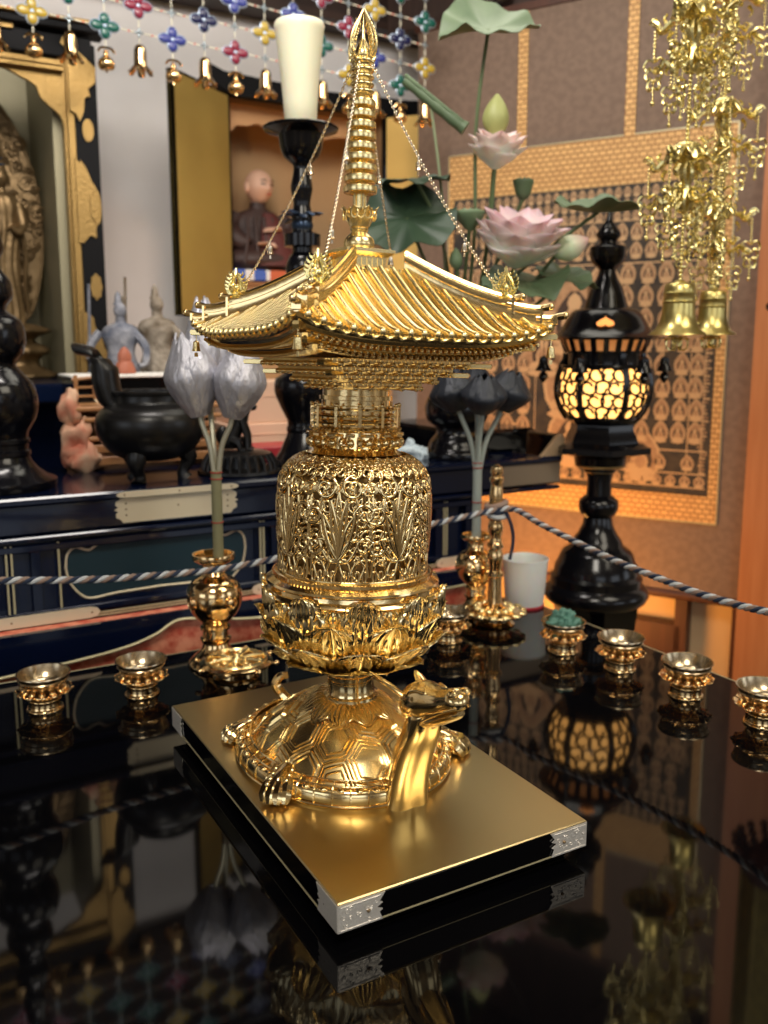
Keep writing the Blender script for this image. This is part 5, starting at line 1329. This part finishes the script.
b=MB(); b.lathe(lz([(.0605,.2930),(.0760,.3140),(.0815,.3340),(.0825,.3500),(.0805,.3700),(.0745,.3900),(.0660,.3950)]),48,capb=True,capt=True)
lampm=mat('glowing_shade',(1,.78,.35),.6,emis=((1,.46,.11),2.5)); o=b.build('glowing_shade',lampm,t)
prf=[(.0625,.2930),(.0775,.3140),(.0830,.3340),(.0840,.3500),(.0820,.3700),(.0760,.3900)]
def lr(z):
    for i in range(len(prf)-1):
        if prf[i][1]<=z<=prf[i+1][1]: f=(z-prf[i][1])/(prf[i+1][1]-prf[i][1]); return prf[i][0]*(1-f)+prf[i+1][0]*f
    return prf[-1][0] if z>.39 else prf[0][0]
A0=math.atan2(-1.285,-1.204)+PI/6
for k in range(6):
    a=A0+k*PI/3; b=MB(); pts=[((lr(z)+.0018)*cos(a),(lr(z)+.0018)*sin(a),z+LZ) for z in(.292,.31,.33,.35,.37,.385,.392)]+[(.071*cos(a),.071*sin(a),.404+LZ),(.070*cos(a),.070*sin(a),.415+LZ)]
    b.tube(pts,.0066,4); b.build('rib',M['blackwood'],t)
    # curl filigree of one panel
    b=MB(); am=a+PI/6
    rows=4
    for r in range(rows):
        z=.3060+.0238*r; n_=3 if r%2==0 else 4
        for c in range(n_):
            u=(c-(n_-1)/2)*.285*(1.0 if n_==3 else .92); rr_=.0136; dirn=1 if (c+r)%2 else -1; ph=rr.random()*1.0
            pts=[]
            for q in range(15):
                ang=ph+dirn*q*.44; ra=rr_*(1 if q<10 else 1-.13*(q-9)); uu=u+ra*cos(ang)/.0825; zz=z+ra*sin(ang)*.98
                if abs(uu)>.47: uu=math.copysign(.47,uu)
                zz=max(.294,min(.3905,zz))
                R_=lr(zz)+.0010; pts.append((R_*cos(am+uu),R_*sin(am+uu),zz+LZ))
            b.tube(pts,.0025,5)
    b.build('filigree_panel',M['blackwood'],t)
for z,w in((.2945,.0035),(.3910,.0040)):
    b=MB(); b.tube([((lr(z)+.002)*cos(k*PI/24),(lr(z)+.002)*sin(k*PI/24),z+LZ) for k in range(48)],w,6,closed=True); b.build('hoop',M['blackwood'],t)
b=MB(); b.lathe(lz([(.0740,.391),(.0690,.3950),(.0680,.4150),(.0690,.4180)]),44,capb=False,capt=False)
for k in range(22):
    a=2*PI*k/22; b.box((.0780*cos(a),.0780*sin(a),.4290+LZ),(.0030,.0100,.026),rz=a,M=RZ(a)@RY(.35))
b.lathe(lz([(.0850,.4400),(.0945,.4400),(.0960,.4440),(.0850,.4470)]),44,capb=False,capt=False); b.lathe(lz([(.0680,.4165),(.0735,.4165),(.0735,.4200),(.0680,.4200)]),44,capb=False,capt=False)
b.build('vent_ring',M['blackwood'],t)
b=MB(); b.lathe(lz([(.069,.418),(.082,.441)]),44,capb=False,capt=False); b.build('vent_glow',mat('inner_glow_paper',(.8,.42,.16),.7,emis=((1,.33,.08),.30)),t)
b=MB(); b.lathe(lz([(.0960,.4420),(.1000,.4450),(.0960,.4480),(.0880,.4530),(.0800,.4640),(.0720,.4780),(.0640,.4900),(.0560,.4960),(.0420,.4985),(.0390,.5060),(.0345,.5200),(.0285,.5380),(.0210,.5500),(.0170,.5600),(.0150,.5680),(.0200,.5740),(.0300,.5820),(.0330,.5920),(.0335,.6090),(.0300,.6120),(.0160,.6150),(.0150,.6200),(.0220,.6280),(.0225,.6340),(.0160,.6450),(.0070,.6560),(.0050,.6660),(.0030,.6850),(.001,.688)]),48); b.build('cap',M['blackwood'],t)
# heart shaped opening glowing on the cap
b=MB(); ca=math.atan2(-1.285,-1.204)
hp=[]
for k in range(28):
    q=2*PI*k/28; x=.0105*(sin(q)**3); z=.0085*(.81*cos(q)-.31*cos(2*q)-.12*cos(3*q)-.06*cos(4*q)); hp.append((x*1.5,-z*1.35))
g=MB(); g.prism(hp,.0015); b.merge(g,RZ(ca+PI/2)@TR(0,-.0795,.4710+LZ)@RX(-.56)); b.build('heart_cutout',mat('lit_cutout',(.9,.4,.12),.7,emis=((1,.30,.06),.9)),t)
for k in range(6):
    a=A0+.15+k*PI/3; c,s_=cos(a)*.0980,sin(a)*.0980; b=MB(); b.tube([(c*.95,s_*.95,.444+LZ),(c*1.13,s_*1.13,.4420+LZ),(c*1.15,s_*1.15,.434+LZ)],.0013,5)
    b.tube([(c*1.15,s_*1.15,.434+LZ),(c*1.15,s_*1.15,.405+LZ)],.0008,4); b.lathe([(.0015,.411),(.0085,.406),(.0095,.394),(.0165,.382),(.0150,.3815)],12,c=(c*1.15,s_*1.15,LZ)); b.lathe([(.001,.384),(.008,.376),(.010,.370),(.002,.360)],8,c=(c*1.15,s_*1.15,LZ)); b.build('wind_bell',M['blackwood'],t)
t=thing('lantern_stand','plain black box stand under the lantern, partly behind the table edge','stand',(1.204,1.285,-.65)); b=MB(); b.lathe([(.092,0),(.092,.02),(.080,.03),(.078,.52),(.084,.565),(.084,.583)],6); b.build('body',M['lacquer'],t)
# ================================================================ hanging gilt garlands with bells
def scroll_arm(m,o,s,sx,up=1):
    """S-curve leaf arm from the centre outwards"""
    P_=smoothp([(0,0,0),(sx*.012,-.002,.010*up),(sx*.026,-.003,.012*up),(sx*.036,-.002,.004*up),(sx*.041,-.001,.012*up),(sx*.050,0,.018*up)],5); n=len(P_)
    m.tube([Vector(o)+Vector(p)*s for p in P_],[.0066*s*sin(PI*(i+1.5)/(n+2))+.0012*s for i in range(n)],7,flat=.45)
    for q,(dx,dz,l) in enumerate(((.018,.014,.013),(.030,.010,.012),(.038,.002,.010),(.024,.002,-.013))):
        P2=smoothp([(sx*dx,0,dz*up),(sx*(dx+.005),-.001,(dz+l*.6)*up),(sx*(dx+.001),-.001,(dz+l)*up)],3); k=len(P2)
        m.tube([Vector(o)+Vector(p)*s for p in P2],[.0044*s*(1-i/k)+.0008*s for i in range(k)],6,flat=.5)
    m.tube([Vector(o)+Vector((sx*.046+.0065*cos(a*.6)*(1-a/16)*sx,0,.014*up+.0065*sin(a*.6)*(1-a/16)))*s for a in range(12)],.0012*s,5)
def cluster(m,o,s):
    o=Vector(o)
    for q in range(3):
        z=-.012*q; w=.013-.0025*q
        for sx in(-1,1):
            P_=smoothp([(0,0,z),(sx*w*.6,-.001,z+.004),(sx*w,0,z-.002),(sx*w*.8,0,z-.008),(sx*w*.3,0,z-.006)],3); n=len(P_)
            m.tube([o+Vector(p)*s for p in P_],[.0024*s]*n,5,flat=.6)
    for k in range(8): m.sphere(o+Vector((0,0,.022-.0042*k+.012))*s,.0019*s,6,5)
    m.tube([o+Vector((0,0,-.02))*s,o+Vector((0,0,-.046))*s],.0008*s,4); m.sphere(o+Vector((0,0,-.048))*s,(.0030*s,.0030*s,.0034*s),8,6)
    for k in range(5): m.sphere(o+Vector((0,0,-.026-.0042*k))*s,.0017*s,6,5)
def garland(label,loc,s,zb,mods,yaw):
    t=thing('hanging_garland',label,'garland',loc,yaw,'gilt hanging garlands')
    # bell: mouth at zb
    b=MB(); b.X=SC(1.04,1.04,1); b.lathe([(.0010,.0770),(.0060,.0765),(.0085,.0740),(.0180,.0715),(.0200,.0690),(.0205,.0600),(.0215,.0590),(.0215,.0570),(.0208,.0560),(.0212,.0480),(.0222,.0470),(.0222,.0450),(.0214,.0440),(.0222,.0300),(.0250,.0170),(.0300,.0080),(.0375,.0020),(.0385,0),(.0360,.0006),(.0280,.0060),(.0200,.0200),(.0185,.050),(.001,.052)],44,c=(0,0,zb)); b.sphere((.014,-.022,zb+.016),.0024,8,6)
    b.build('bell',M['bellgold'],t)
    b=MB(); b.tube([(0,0,zb+.05),(0,0,zb)],.001,5)
    for k in range(8):
        a=k*PI/4; b.tube([(.010*cos(a)+.006*cos(q*PI/5)*cos(a),.010*sin(a)+.006*cos(q*PI/5)*sin(a),zb-.012+.010*sin(q*PI/5)) for q in range(10)],.0013,5,closed=True)
    b.tube([(.018*cos(q*PI/10),.018*sin(q*PI/10),zb-.006) for q in range(20)],.0010,5,closed=True); b.sphere((0,0,zb-.008),.005,10,7)
    b.build('clapper_flower',M['leafgold'],t)
    b=MB(); z=zb+.078
    while z<1.15:
        b.sphere((0,0,z),(.0034,.0034,.0030),8,6); z+=.0058
    b.build('bead_chain',M['leafgold'],t)
    for zi in mods:
        b=MB()
        for k in range(8):
            a=k*PI/4; P_=smoothp([(.002*cos(a),.002*sin(a),zi+.008),(.012*cos(a),.012*sin(a),zi+.007),(.024*cos(a),.024*sin(a),zi-.004),(.031*cos(a),.031*sin(a),zi-.016)],3); n=len(P_)
            b.tube(P_,[.0080*sin(PI*(i+1)/(n+1))+.0005 for i in range(n)],7,flat=.4)
        b.sphere((0,0,zi+.008),.006,10,7); b.build('leaf_canopy',M['leafgold'],t)
        for q in range(4):
            g=MB()
            if 1:
                scroll_arm(g,(0,0,zi-.026),1.2,1); scroll_arm(g,(0,0,zi-.058),1.05,1,-1); scroll_arm(g,(0,0,zi-.062),.7,1)
                g.tube(smoothp([(.004,0,zi-.010),(.010,-.001,zi-.030),(.004,0,zi-.050),(.010,0,zi-.070),(.004,0,zi-.085)],4),[.0018]+[.0055]*15+[.001],6,flat=.5)
                cluster(g,(.054,0,zi-.060),1.15); cluster(g,(.028,0,zi-.100),1.0)
                g.tube([(.049,0,zi-.014),(.050,0,zi-.030)],.0008,4)
            m=MB(); m.merge(g,RZ(q*PI/2)); m.build('scroll_bracket',M['leafgold'],t)
    return t
garland('gilt hanging garland with the nearer and larger bell at the right','' if 0 else (1.010,.930,0),1,.4460,(.700,.885,1.06),.35)
garland('gilt hanging garland with the farther bell, partly behind the other one',(1.2310,1.0600,0),1,.4480,(.655,.815,.985),.9)
garland('gilt hanging garland at the top edge, left of the two belled ones',(1.085,1.130,0),1,.990,(),.2) if 0 else None
# hanging gilt column with dark red beads, seen in the table's reflection
t=thing('hanging_column','gilt patterned hanging column with dark red beads beyond the right edge','ornament',(1.412,.984,.555))
b=MB(); b.lathe([(.060,0),(.066,.01),(.066,.90),(.060,.91)],6)
for k in range(6):
    a=k*PI/3; b.tube([(.066*cos(a),.066*sin(a),0),(.066*cos(a),.066*sin(a),.9)],.005,6)
b.build('body',mat('old_gold_brocade',(.34,.27,.07),.5,.3,var=(80,(.18,.13,.03))),t)
b=MB(); b.lathe([(.072,-.03),(.074,0),(.066,.006)],6)
for k in range(18):
    a=k*PI/9; 
    for q in range(3): b.sphere(((.070+.006*q)*cos(a),(.070+.006*q)*sin(a),-.030-.014*q),.0085,8,6)
b.build('bead_fringe',mat('dark_red_bead',(.05,.008,.008),.2),t)
# ================================================================ pink lotus arrangement
lfd=mat('dark_lotus_leaf_green',(.022,.045,.024),.45,var=(14,(.035,.065,.035)),bump=(30,.3,.003)); lfm=mat('lotus_leaf_green',(.075,.12,.06),.5,var=(14,(.11,.16,.085)),bump=(30,.3,.003)); stm=mat('lotus_stem_green',(.10,.14,.06),.5); podm=mat('seed_pod_green',(.16,.24,.13),.55); budm=mat('bud_green_yellow',(.36,.38,.14),.5)
def vmat(name):
    return mat(name,(.8,.6,.6),.5,sss=.15,attr='petal')
ptm=vmat('pink_petal')
def setcol(o,fn):
    me=o.data; a=me.color_attributes.new('petal','FLOAT_COLOR','POINT')
    for i,v in enumerate(me.vertices): a.data[i].color=(*fn(v.co),1)
UR=Vector((.945,1.395,ZT+.165))
def stem(t,pts,r=.0032,m=None):
    b=MB(); b.tube(smoothp(pts,6),r,8); b.build('stem',m or stm,t)
def L3(p,org): return tuple(Vector(p)-Vector(org))
def lotus_leaf(label,ctr,rad,nrm,seed,stempts,fold=.25,curl=.12,group=None):
    t=thing('lotus_leaf',label,'leaf',tuple(UR),0)
    nz=Vector(nrm).normalized(); ax=nz.orthogonal().normalized(); ay=nz.cross(ax)
    b=MB()
    def f(u,v):
        a=2*PI*u; r=rad*v*(1+.10*noise.noise(Vector((cos(a)*1.3,sin(a)*1.3,seed)))); w=fold*rad*v**2*noise.noise(Vector((cos(a)*1.1+seed,sin(a)*1.1,seed*2)))*2.0+curl*rad*v**2+.05*rad*v**2*sin(9*a+seed)-.02*rad*abs(sin(9*a))*v
        return tuple(Vector(ctr)-UR+ax*r*cos(a)+ay*r*sin(a)+nz*w)
    b.grid(f,72,14,wrap=True,thick=.0010); b.build('blade',lfd if 'dark' in label else lfm,t,ang=80)
    stem(t,[(0,0,-.04)]+[L3(p,UR) for p in stempts]+[L3(ctr,UR)]); return t
def flower(label,c,R_,nrm,open_,rows_,seed,stempts,pink=(.80,.42,.46)):
    t=thing('pink_lotus',label,'flower',tuple(UR),0)
    nz=Vector(nrm).normalized(); ax=nz.orthogonal().normalized(); ay=nz.cross(ax); C_=Vector(c)-UR
    fr=Matrix(((ax.x,ay.x,nz.x,C_.x),(ax.y,ay.y,nz.y,C_.y),(ax.z,ay.z,nz.z,C_.z),(0,0,0,1)))
    for ri,(n,L,spread,hw,off) in enumerate(rows_):
        for k in range(n):
            g=MB(); a=2*PI*(k+off)/n+seed; sr=spread*(1+.12*sin(k*2.3+seed))
            def f(u,v):
                w=(u-.5)*2; wd=hw*R_*sin(PI*min(1,v*.88+.08))**.8*(1 if v<.7 else math.sqrt(max(0,1-((v-.7)/.3)**2))+.02)
                th=sr*v; r=.10*R_+L*R_*(sin(th)/max(th,.01))*v*sin(sr*.62+.28*v) ; z=L*R_*v*cos(sr*.62+.25*v)+.10*R_*v*v
                cup=.55*wd*w*w
                x=r-cup*.8*cos(sr*.6); zz=z+cup*.5
                return (x*cos(a)-w*wd*sin(a),x*sin(a)+w*wd*cos(a),zz)
            g.grid(f,11,12,thick=.0007); b=MB(); b.merge(g,fr); o=b.build('petal',ptm,t,ang=80)
            Lr=L*R_
            setcol(o,lambda co,Lr=Lr: (lambda q:(.90*(1-q)+pink[0]*q,.90*(1-q)+pink[1]*q,.80*(1-q)+pink[2]*q))(max(0,min(1,((co-C_).length/Lr-.55)/.55))))
    b=MB(); g=MB(); g.lathe([(.04*R_,0),(.13*R_,.16*R_),(.17*R_,.30*R_),(.15*R_,.33*R_),(.001,.32*R_)],14); b.merge(g,fr); b.build('seed_head',budm,t)
    stem(t,[(0,0,-.04)]+[L3(p,UR) for p in stempts]+[tuple(C_)]); return t
def budf(label,c,R_,H,nrm,mt,seed,stempts,col=None):
    t=thing('lotus_bud',label,'bud',tuple(UR),0); nz=Vector(nrm).normalized(); ax=nz.orthogonal().normalized(); ay=nz.cross(ax); C_=Vector(c)-UR
    fr=Matrix(((ax.x,ay.x,nz.x,C_.x),(ax.y,ay.y,nz.y,C_.y),(ax.z,ay.z,nz.z,C_.z),(0,0,0,1)))
    for k in range(5):
        g=MB(); a0=2*PI*k/5+seed
        def f(u,v):
            w=(u-.5)*2; r=R_*sin(PI*(v**.85)*.93+.12)**.9*(1-.05*k%2); a=a0+w*.85*(1-v*.25)
            return (r*(1+.04*(1-w*w))*cos(a),r*(1+.04*(1-w*w))*sin(a),H*v)
        g.grid(f,11,14,thick=.0006); b=MB(); b.merge(g,fr); o=b.build('petal',mt,t,ang=80)
        if mt is ptm: setcol(o,lambda co:(lambda q:(.70*(1-q)+.80*q,.76*(1-q)+.45*q,.52*(1-q)+.42*q))(max(0,min(1,((co-C_).length/H-.55)/.4))))
    stem(t,[(0,0,-.04)]+[L3(p,UR) for p in stempts]+[tuple(C_)]); return t
lotus_leaf('large wavy green lotus leaf at the very top of the arrangement',(.945,1.315,.955),.085,(-.25,-.42,.86),1.3,[(.925,1.32,.60),(.930,1.325,.80)],.22,.10)
lotus_leaf('dark green lotus leaf behind the spire, upper of the two on the left',(.815,1.335,.705),.062,(-.1,-.15,1),4.1,[(.90,1.36,.55),(.86,1.34,.64)],.2,-.05)
lotus_leaf('broad dark green lotus leaf directly right of the spire, lower of the two',(.795,1.330,.640),.088,(-.35,-.55,.72),7.7,[(.90,1.36,.48),(.84,1.34,.57)],.25,.0)
lotus_leaf('brownish green lotus leaf spread above the lantern tip',(1.085,1.185,.652),.072,(-.05,-.05,1),9.2,[(.97,1.30,.52),(1.03,1.23,.60)],.15,.25)
lotus_leaf('low green lotus leaf beneath the big pink flower',(.965,1.225,.535),.075,(-.15,-.2,1),12.4,[(.95,1.33,.44),(.955,1.27,.50)],.25,.12)
lotus_leaf('narrow green lotus leaf low at the right beside the lantern',(1.045,1.215,.545),.055,(.1,-.4,.9),15.1,[(.96,1.32,.44),(1.01,1.25,.50)],.25,.05)
pk=(.84,.54,.62)
flower('large open pink lotus flower in front of the scroll',(.950,1.235,.560),.092,(-.05,-.32,.95),1,((8,1.12,1.55,.36,0),(8,1.15,1.10,.38,.5),(8,1.10,.70,.36,.2),(6,1.0,.36,.32,.6)),.4,[(.945,1.34,.44),(.948,1.28,.51)],pk)
flower('smaller pale pink lotus flower above the large one',(.932,1.272,.722),.060,(-.05,-.25,.96),1,((7,1.15,1.45,.36,0),(7,1.15,.90,.38,.5),(6,1.05,.42,.36,.2)),1.1,[(.94,1.33,.50),(.936,1.29,.62)],(.84,.58,.58))
budf('closed yellow-green lotus bud high above the pink flowers',(.943,1.285,.775),.0240,.070,(.02,0,1),budm,.3,[(.945,1.33,.50),(.944,1.30,.66)])
budf('pink and white lotus bud leaning right towards the lantern',(1.010,1.205,.578),.0210,.062,(.75,-.45,.45),ptm,.9,[(.96,1.32,.45),(.985,1.25,.52)])
budf('small green lotus bud low between the stems',(.864,1.28,.555),.0125,.036,(-.1,0,1),podm,.2,[(.91,1.35,.44),(.88,1.30,.50)])
# rolled leaf and seed pods
t=thing('rolled_lotus_leaf','tightly rolled green lotus leaf slanting beside the spire','leaf',tuple(UR),0)
b=MB(); p0=Vector((.815,1.370,.870))-UR; p1=Vector((.892,1.315,.795))-UR
n=14; b.tube([p0.lerp(p1,i/n) for i in range(n+1)],[.0085+.0020*(i/n)+.0006*sin(i*1.7) for i in range(n+1)],14); b.tube([p0.lerp(p1,i/n)+Vector((-.003,-.005,.006)) for i in range(n+1)],.0040,8); b.tube([p0.lerp(p1,1),p0.lerp(p1,1)+Vector((.006,-.004,-.005))],[.0105,.0120],14)
b.build('blade',lfm,t); stem(t,[(0,0,-.04),L3((.89,1.35,.50),UR),L3((.875,1.345,.68),UR),tuple(p0.lerp(p1,.45))],.0026,mat('pale_stem',(.24,.28,.16),.5))
for c,r_,l,sp_l in(((.889,1.281,.640),.026,'green lotus seed pod left of the large pink flower',[(.92,1.35,.46),(.895,1.30,.56)]),((.985,1.262,.695),.018,'dark drooping lotus seed pod right of the smaller pink flower',[(.95,1.33,.50),(.972,1.285,.62)])):
    t=thing('lotus_seed_pod',l,'seed pod',tuple(UR),0); b=MB(); C_=Vector(c)-UR
    b.lathe(smoothp([(.004,-.020),(.012,-.012),(r_*.85,0),(r_,.008),(r_*.96,.012)],3)+[(.001,.0125)],22,c=C_)
    for k in range(9): a=k*2*PI/9; b.sphere(C_+Vector((r_*.6*cos(a),r_*.6*sin(a),.0128)),.0026,6,5)
    b.build('pod',podm if r_>.02 else lfm,t); stem(t,[(0,0,-.04)]+[L3(p,UR) for p in sp_l]+[tuple(C_-Vector((0,0,.018)))])
# ================================================================ camera, light, world
cam=bpy.data.cameras.new('camera'); co=bpy.data.objects.new('camera',cam); COL.objects.link(co)
cam.sensor_fit='VERTICAL'; cam.sensor_height=36; cam.sensor_width=27; cam.lens=897/1024*36
cam.shift_y=-(512-485)/1024; cam.clip_start=.02; cam.clip_end=40
co.location=(0,0,.436); co.rotation_euler=(PI/2-math.atan(143/897),0,math.radians(-29.48))
cam.dof.use_dof=True; cam.dof.focus_distance=.78; cam.dof.aperture_fstop=6.5
bpy.context.scene.camera=co
def area(name,loc,target,size,power,col,sy=None):
    l=bpy.data.lights.new(name,'AREA'); l.energy=power; l.color=col; l.size=size
    if sy: l.shape='RECTANGLE'; l.size_y=sy
    o=bpy.data.objects.new(name,l); COL.objects.link(o); o.location=loc
    d=Vector(target)-Vector(loc); o.rotation_euler=d.to_track_quat('-Z','Y').to_euler(); return o
def point(name,loc,power,col,r=.05):
    l=bpy.data.lights.new(name,'POINT'); l.energy=power; l.color=col; l.shadow_soft_size=r
    o=bpy.data.objects.new(name,l); COL.objects.link(o); o.location=loc; return o
area('ceiling_lamp_front',(-.35,-.35,1.75),(.4,.8,0),.55,16,(1,.93,.80))
area('ceiling_lamp_right',(1.15,-.35,1.8),(.45,.8,.3),.9,15,(1,.90,.72))
area('added_wall_light',(.35,1.15,1.55),(.72,2.6,.75),.45,16,(1,.93,.86))  # added to brighten the back wall and the shrines
area('low_lamp_right',(1.22,1.66,-.28),(1.66,1.90,.12),.25,5.5,(1,.42,.10))
point('lantern_bulb',(1.204,1.285,.58),.0,(1,.6,.2)) if 0 else None
area('added_roof_light',(1.05,1.32,1.60),(.75,1.1,.3),.85,9,(1,.94,.80))  # added above the altar to give the pagoda roof a pale reflection
w=bpy.data.worlds.new('hall_light'); bpy.context.scene.world=w; w.use_nodes=True; nt=w.node_tree; N=nt.nodes; L=nt.links
bg=N['Background']; tc=N.new('ShaderNodeTexCoord'); sep=N.new('ShaderNodeSeparateXYZ'); L.new(tc.outputs['Generated'],sep.inputs[0])
def mth(op,a,b_=None,c=None):
    n=N.new('ShaderNodeMath'); n.operation=op
    for i,v in enumerate((a,b_,c)):
        if v is None: continue
        if isinstance(v,(int,float)): n.inputs[i].default_value=v
        else: L.new(v,n.inputs[i])
    return n.outputs[0]
az=mth('ARCTAN2',sep.outputs[0],sep.outputs[1])
# unseen bright bands with dark gaps, added behind the viewer so gold reflects contrast
cols=mth('GREATER_THAN',mth('SINE',mth('MULTIPLY',az,9.0)),-.2)
b1=mth('MULTIPLY',mth('GREATER_THAN',sep.outputs[2],.02),mth('LESS_THAN',sep.outputs[2],.30))
behind=mth('LESS_THAN',mth('ADD',mth('MULTIPLY',sep.outputs[1],.9),mth('MULTIPLY',sep.outputs[0],.35)),-.25)
bright_bands=mth('MULTIPLY',mth('MULTIPLY',cols,b1),behind)
no=N.new('ShaderNodeTexNoise'); no.inputs['Scale'].default_value=3.2; L.new(tc.outputs['Generated'],no.inputs['Vector'])
base=mth('MULTIPLY',mth('POWER',no.outputs[0],2.4),.75)
st=mth('ADD',mth('MULTIPLY',bright_bands,1.5),base)
mx=N.new('ShaderNodeMix'); mx.data_type='RGBA'; mx.inputs['A'].default_value=(1,.80,.58,1); mx.inputs['B'].default_value=(.86,.92,1,1)
L.new(bright_bands,mx.inputs['Factor']); L.new(mx.outputs['Result'],bg.inputs['Color']); L.new(st,bg.inputs['Strength'])
sc=bpy.context.scene
sc.view_settings.view_transform='Standard'; sc.view_settings.look='None'; sc.view_settings.gamma=1; sc.view_settings.use_curve_mapping=False
sc.view_settings.exposure=.18
sc.cycles.max_bounces=8; sc.cycles.glossy_bounces=5; sc.cycles.caustics_reflective=True; sc.cycles.sample_clamp_indirect=6
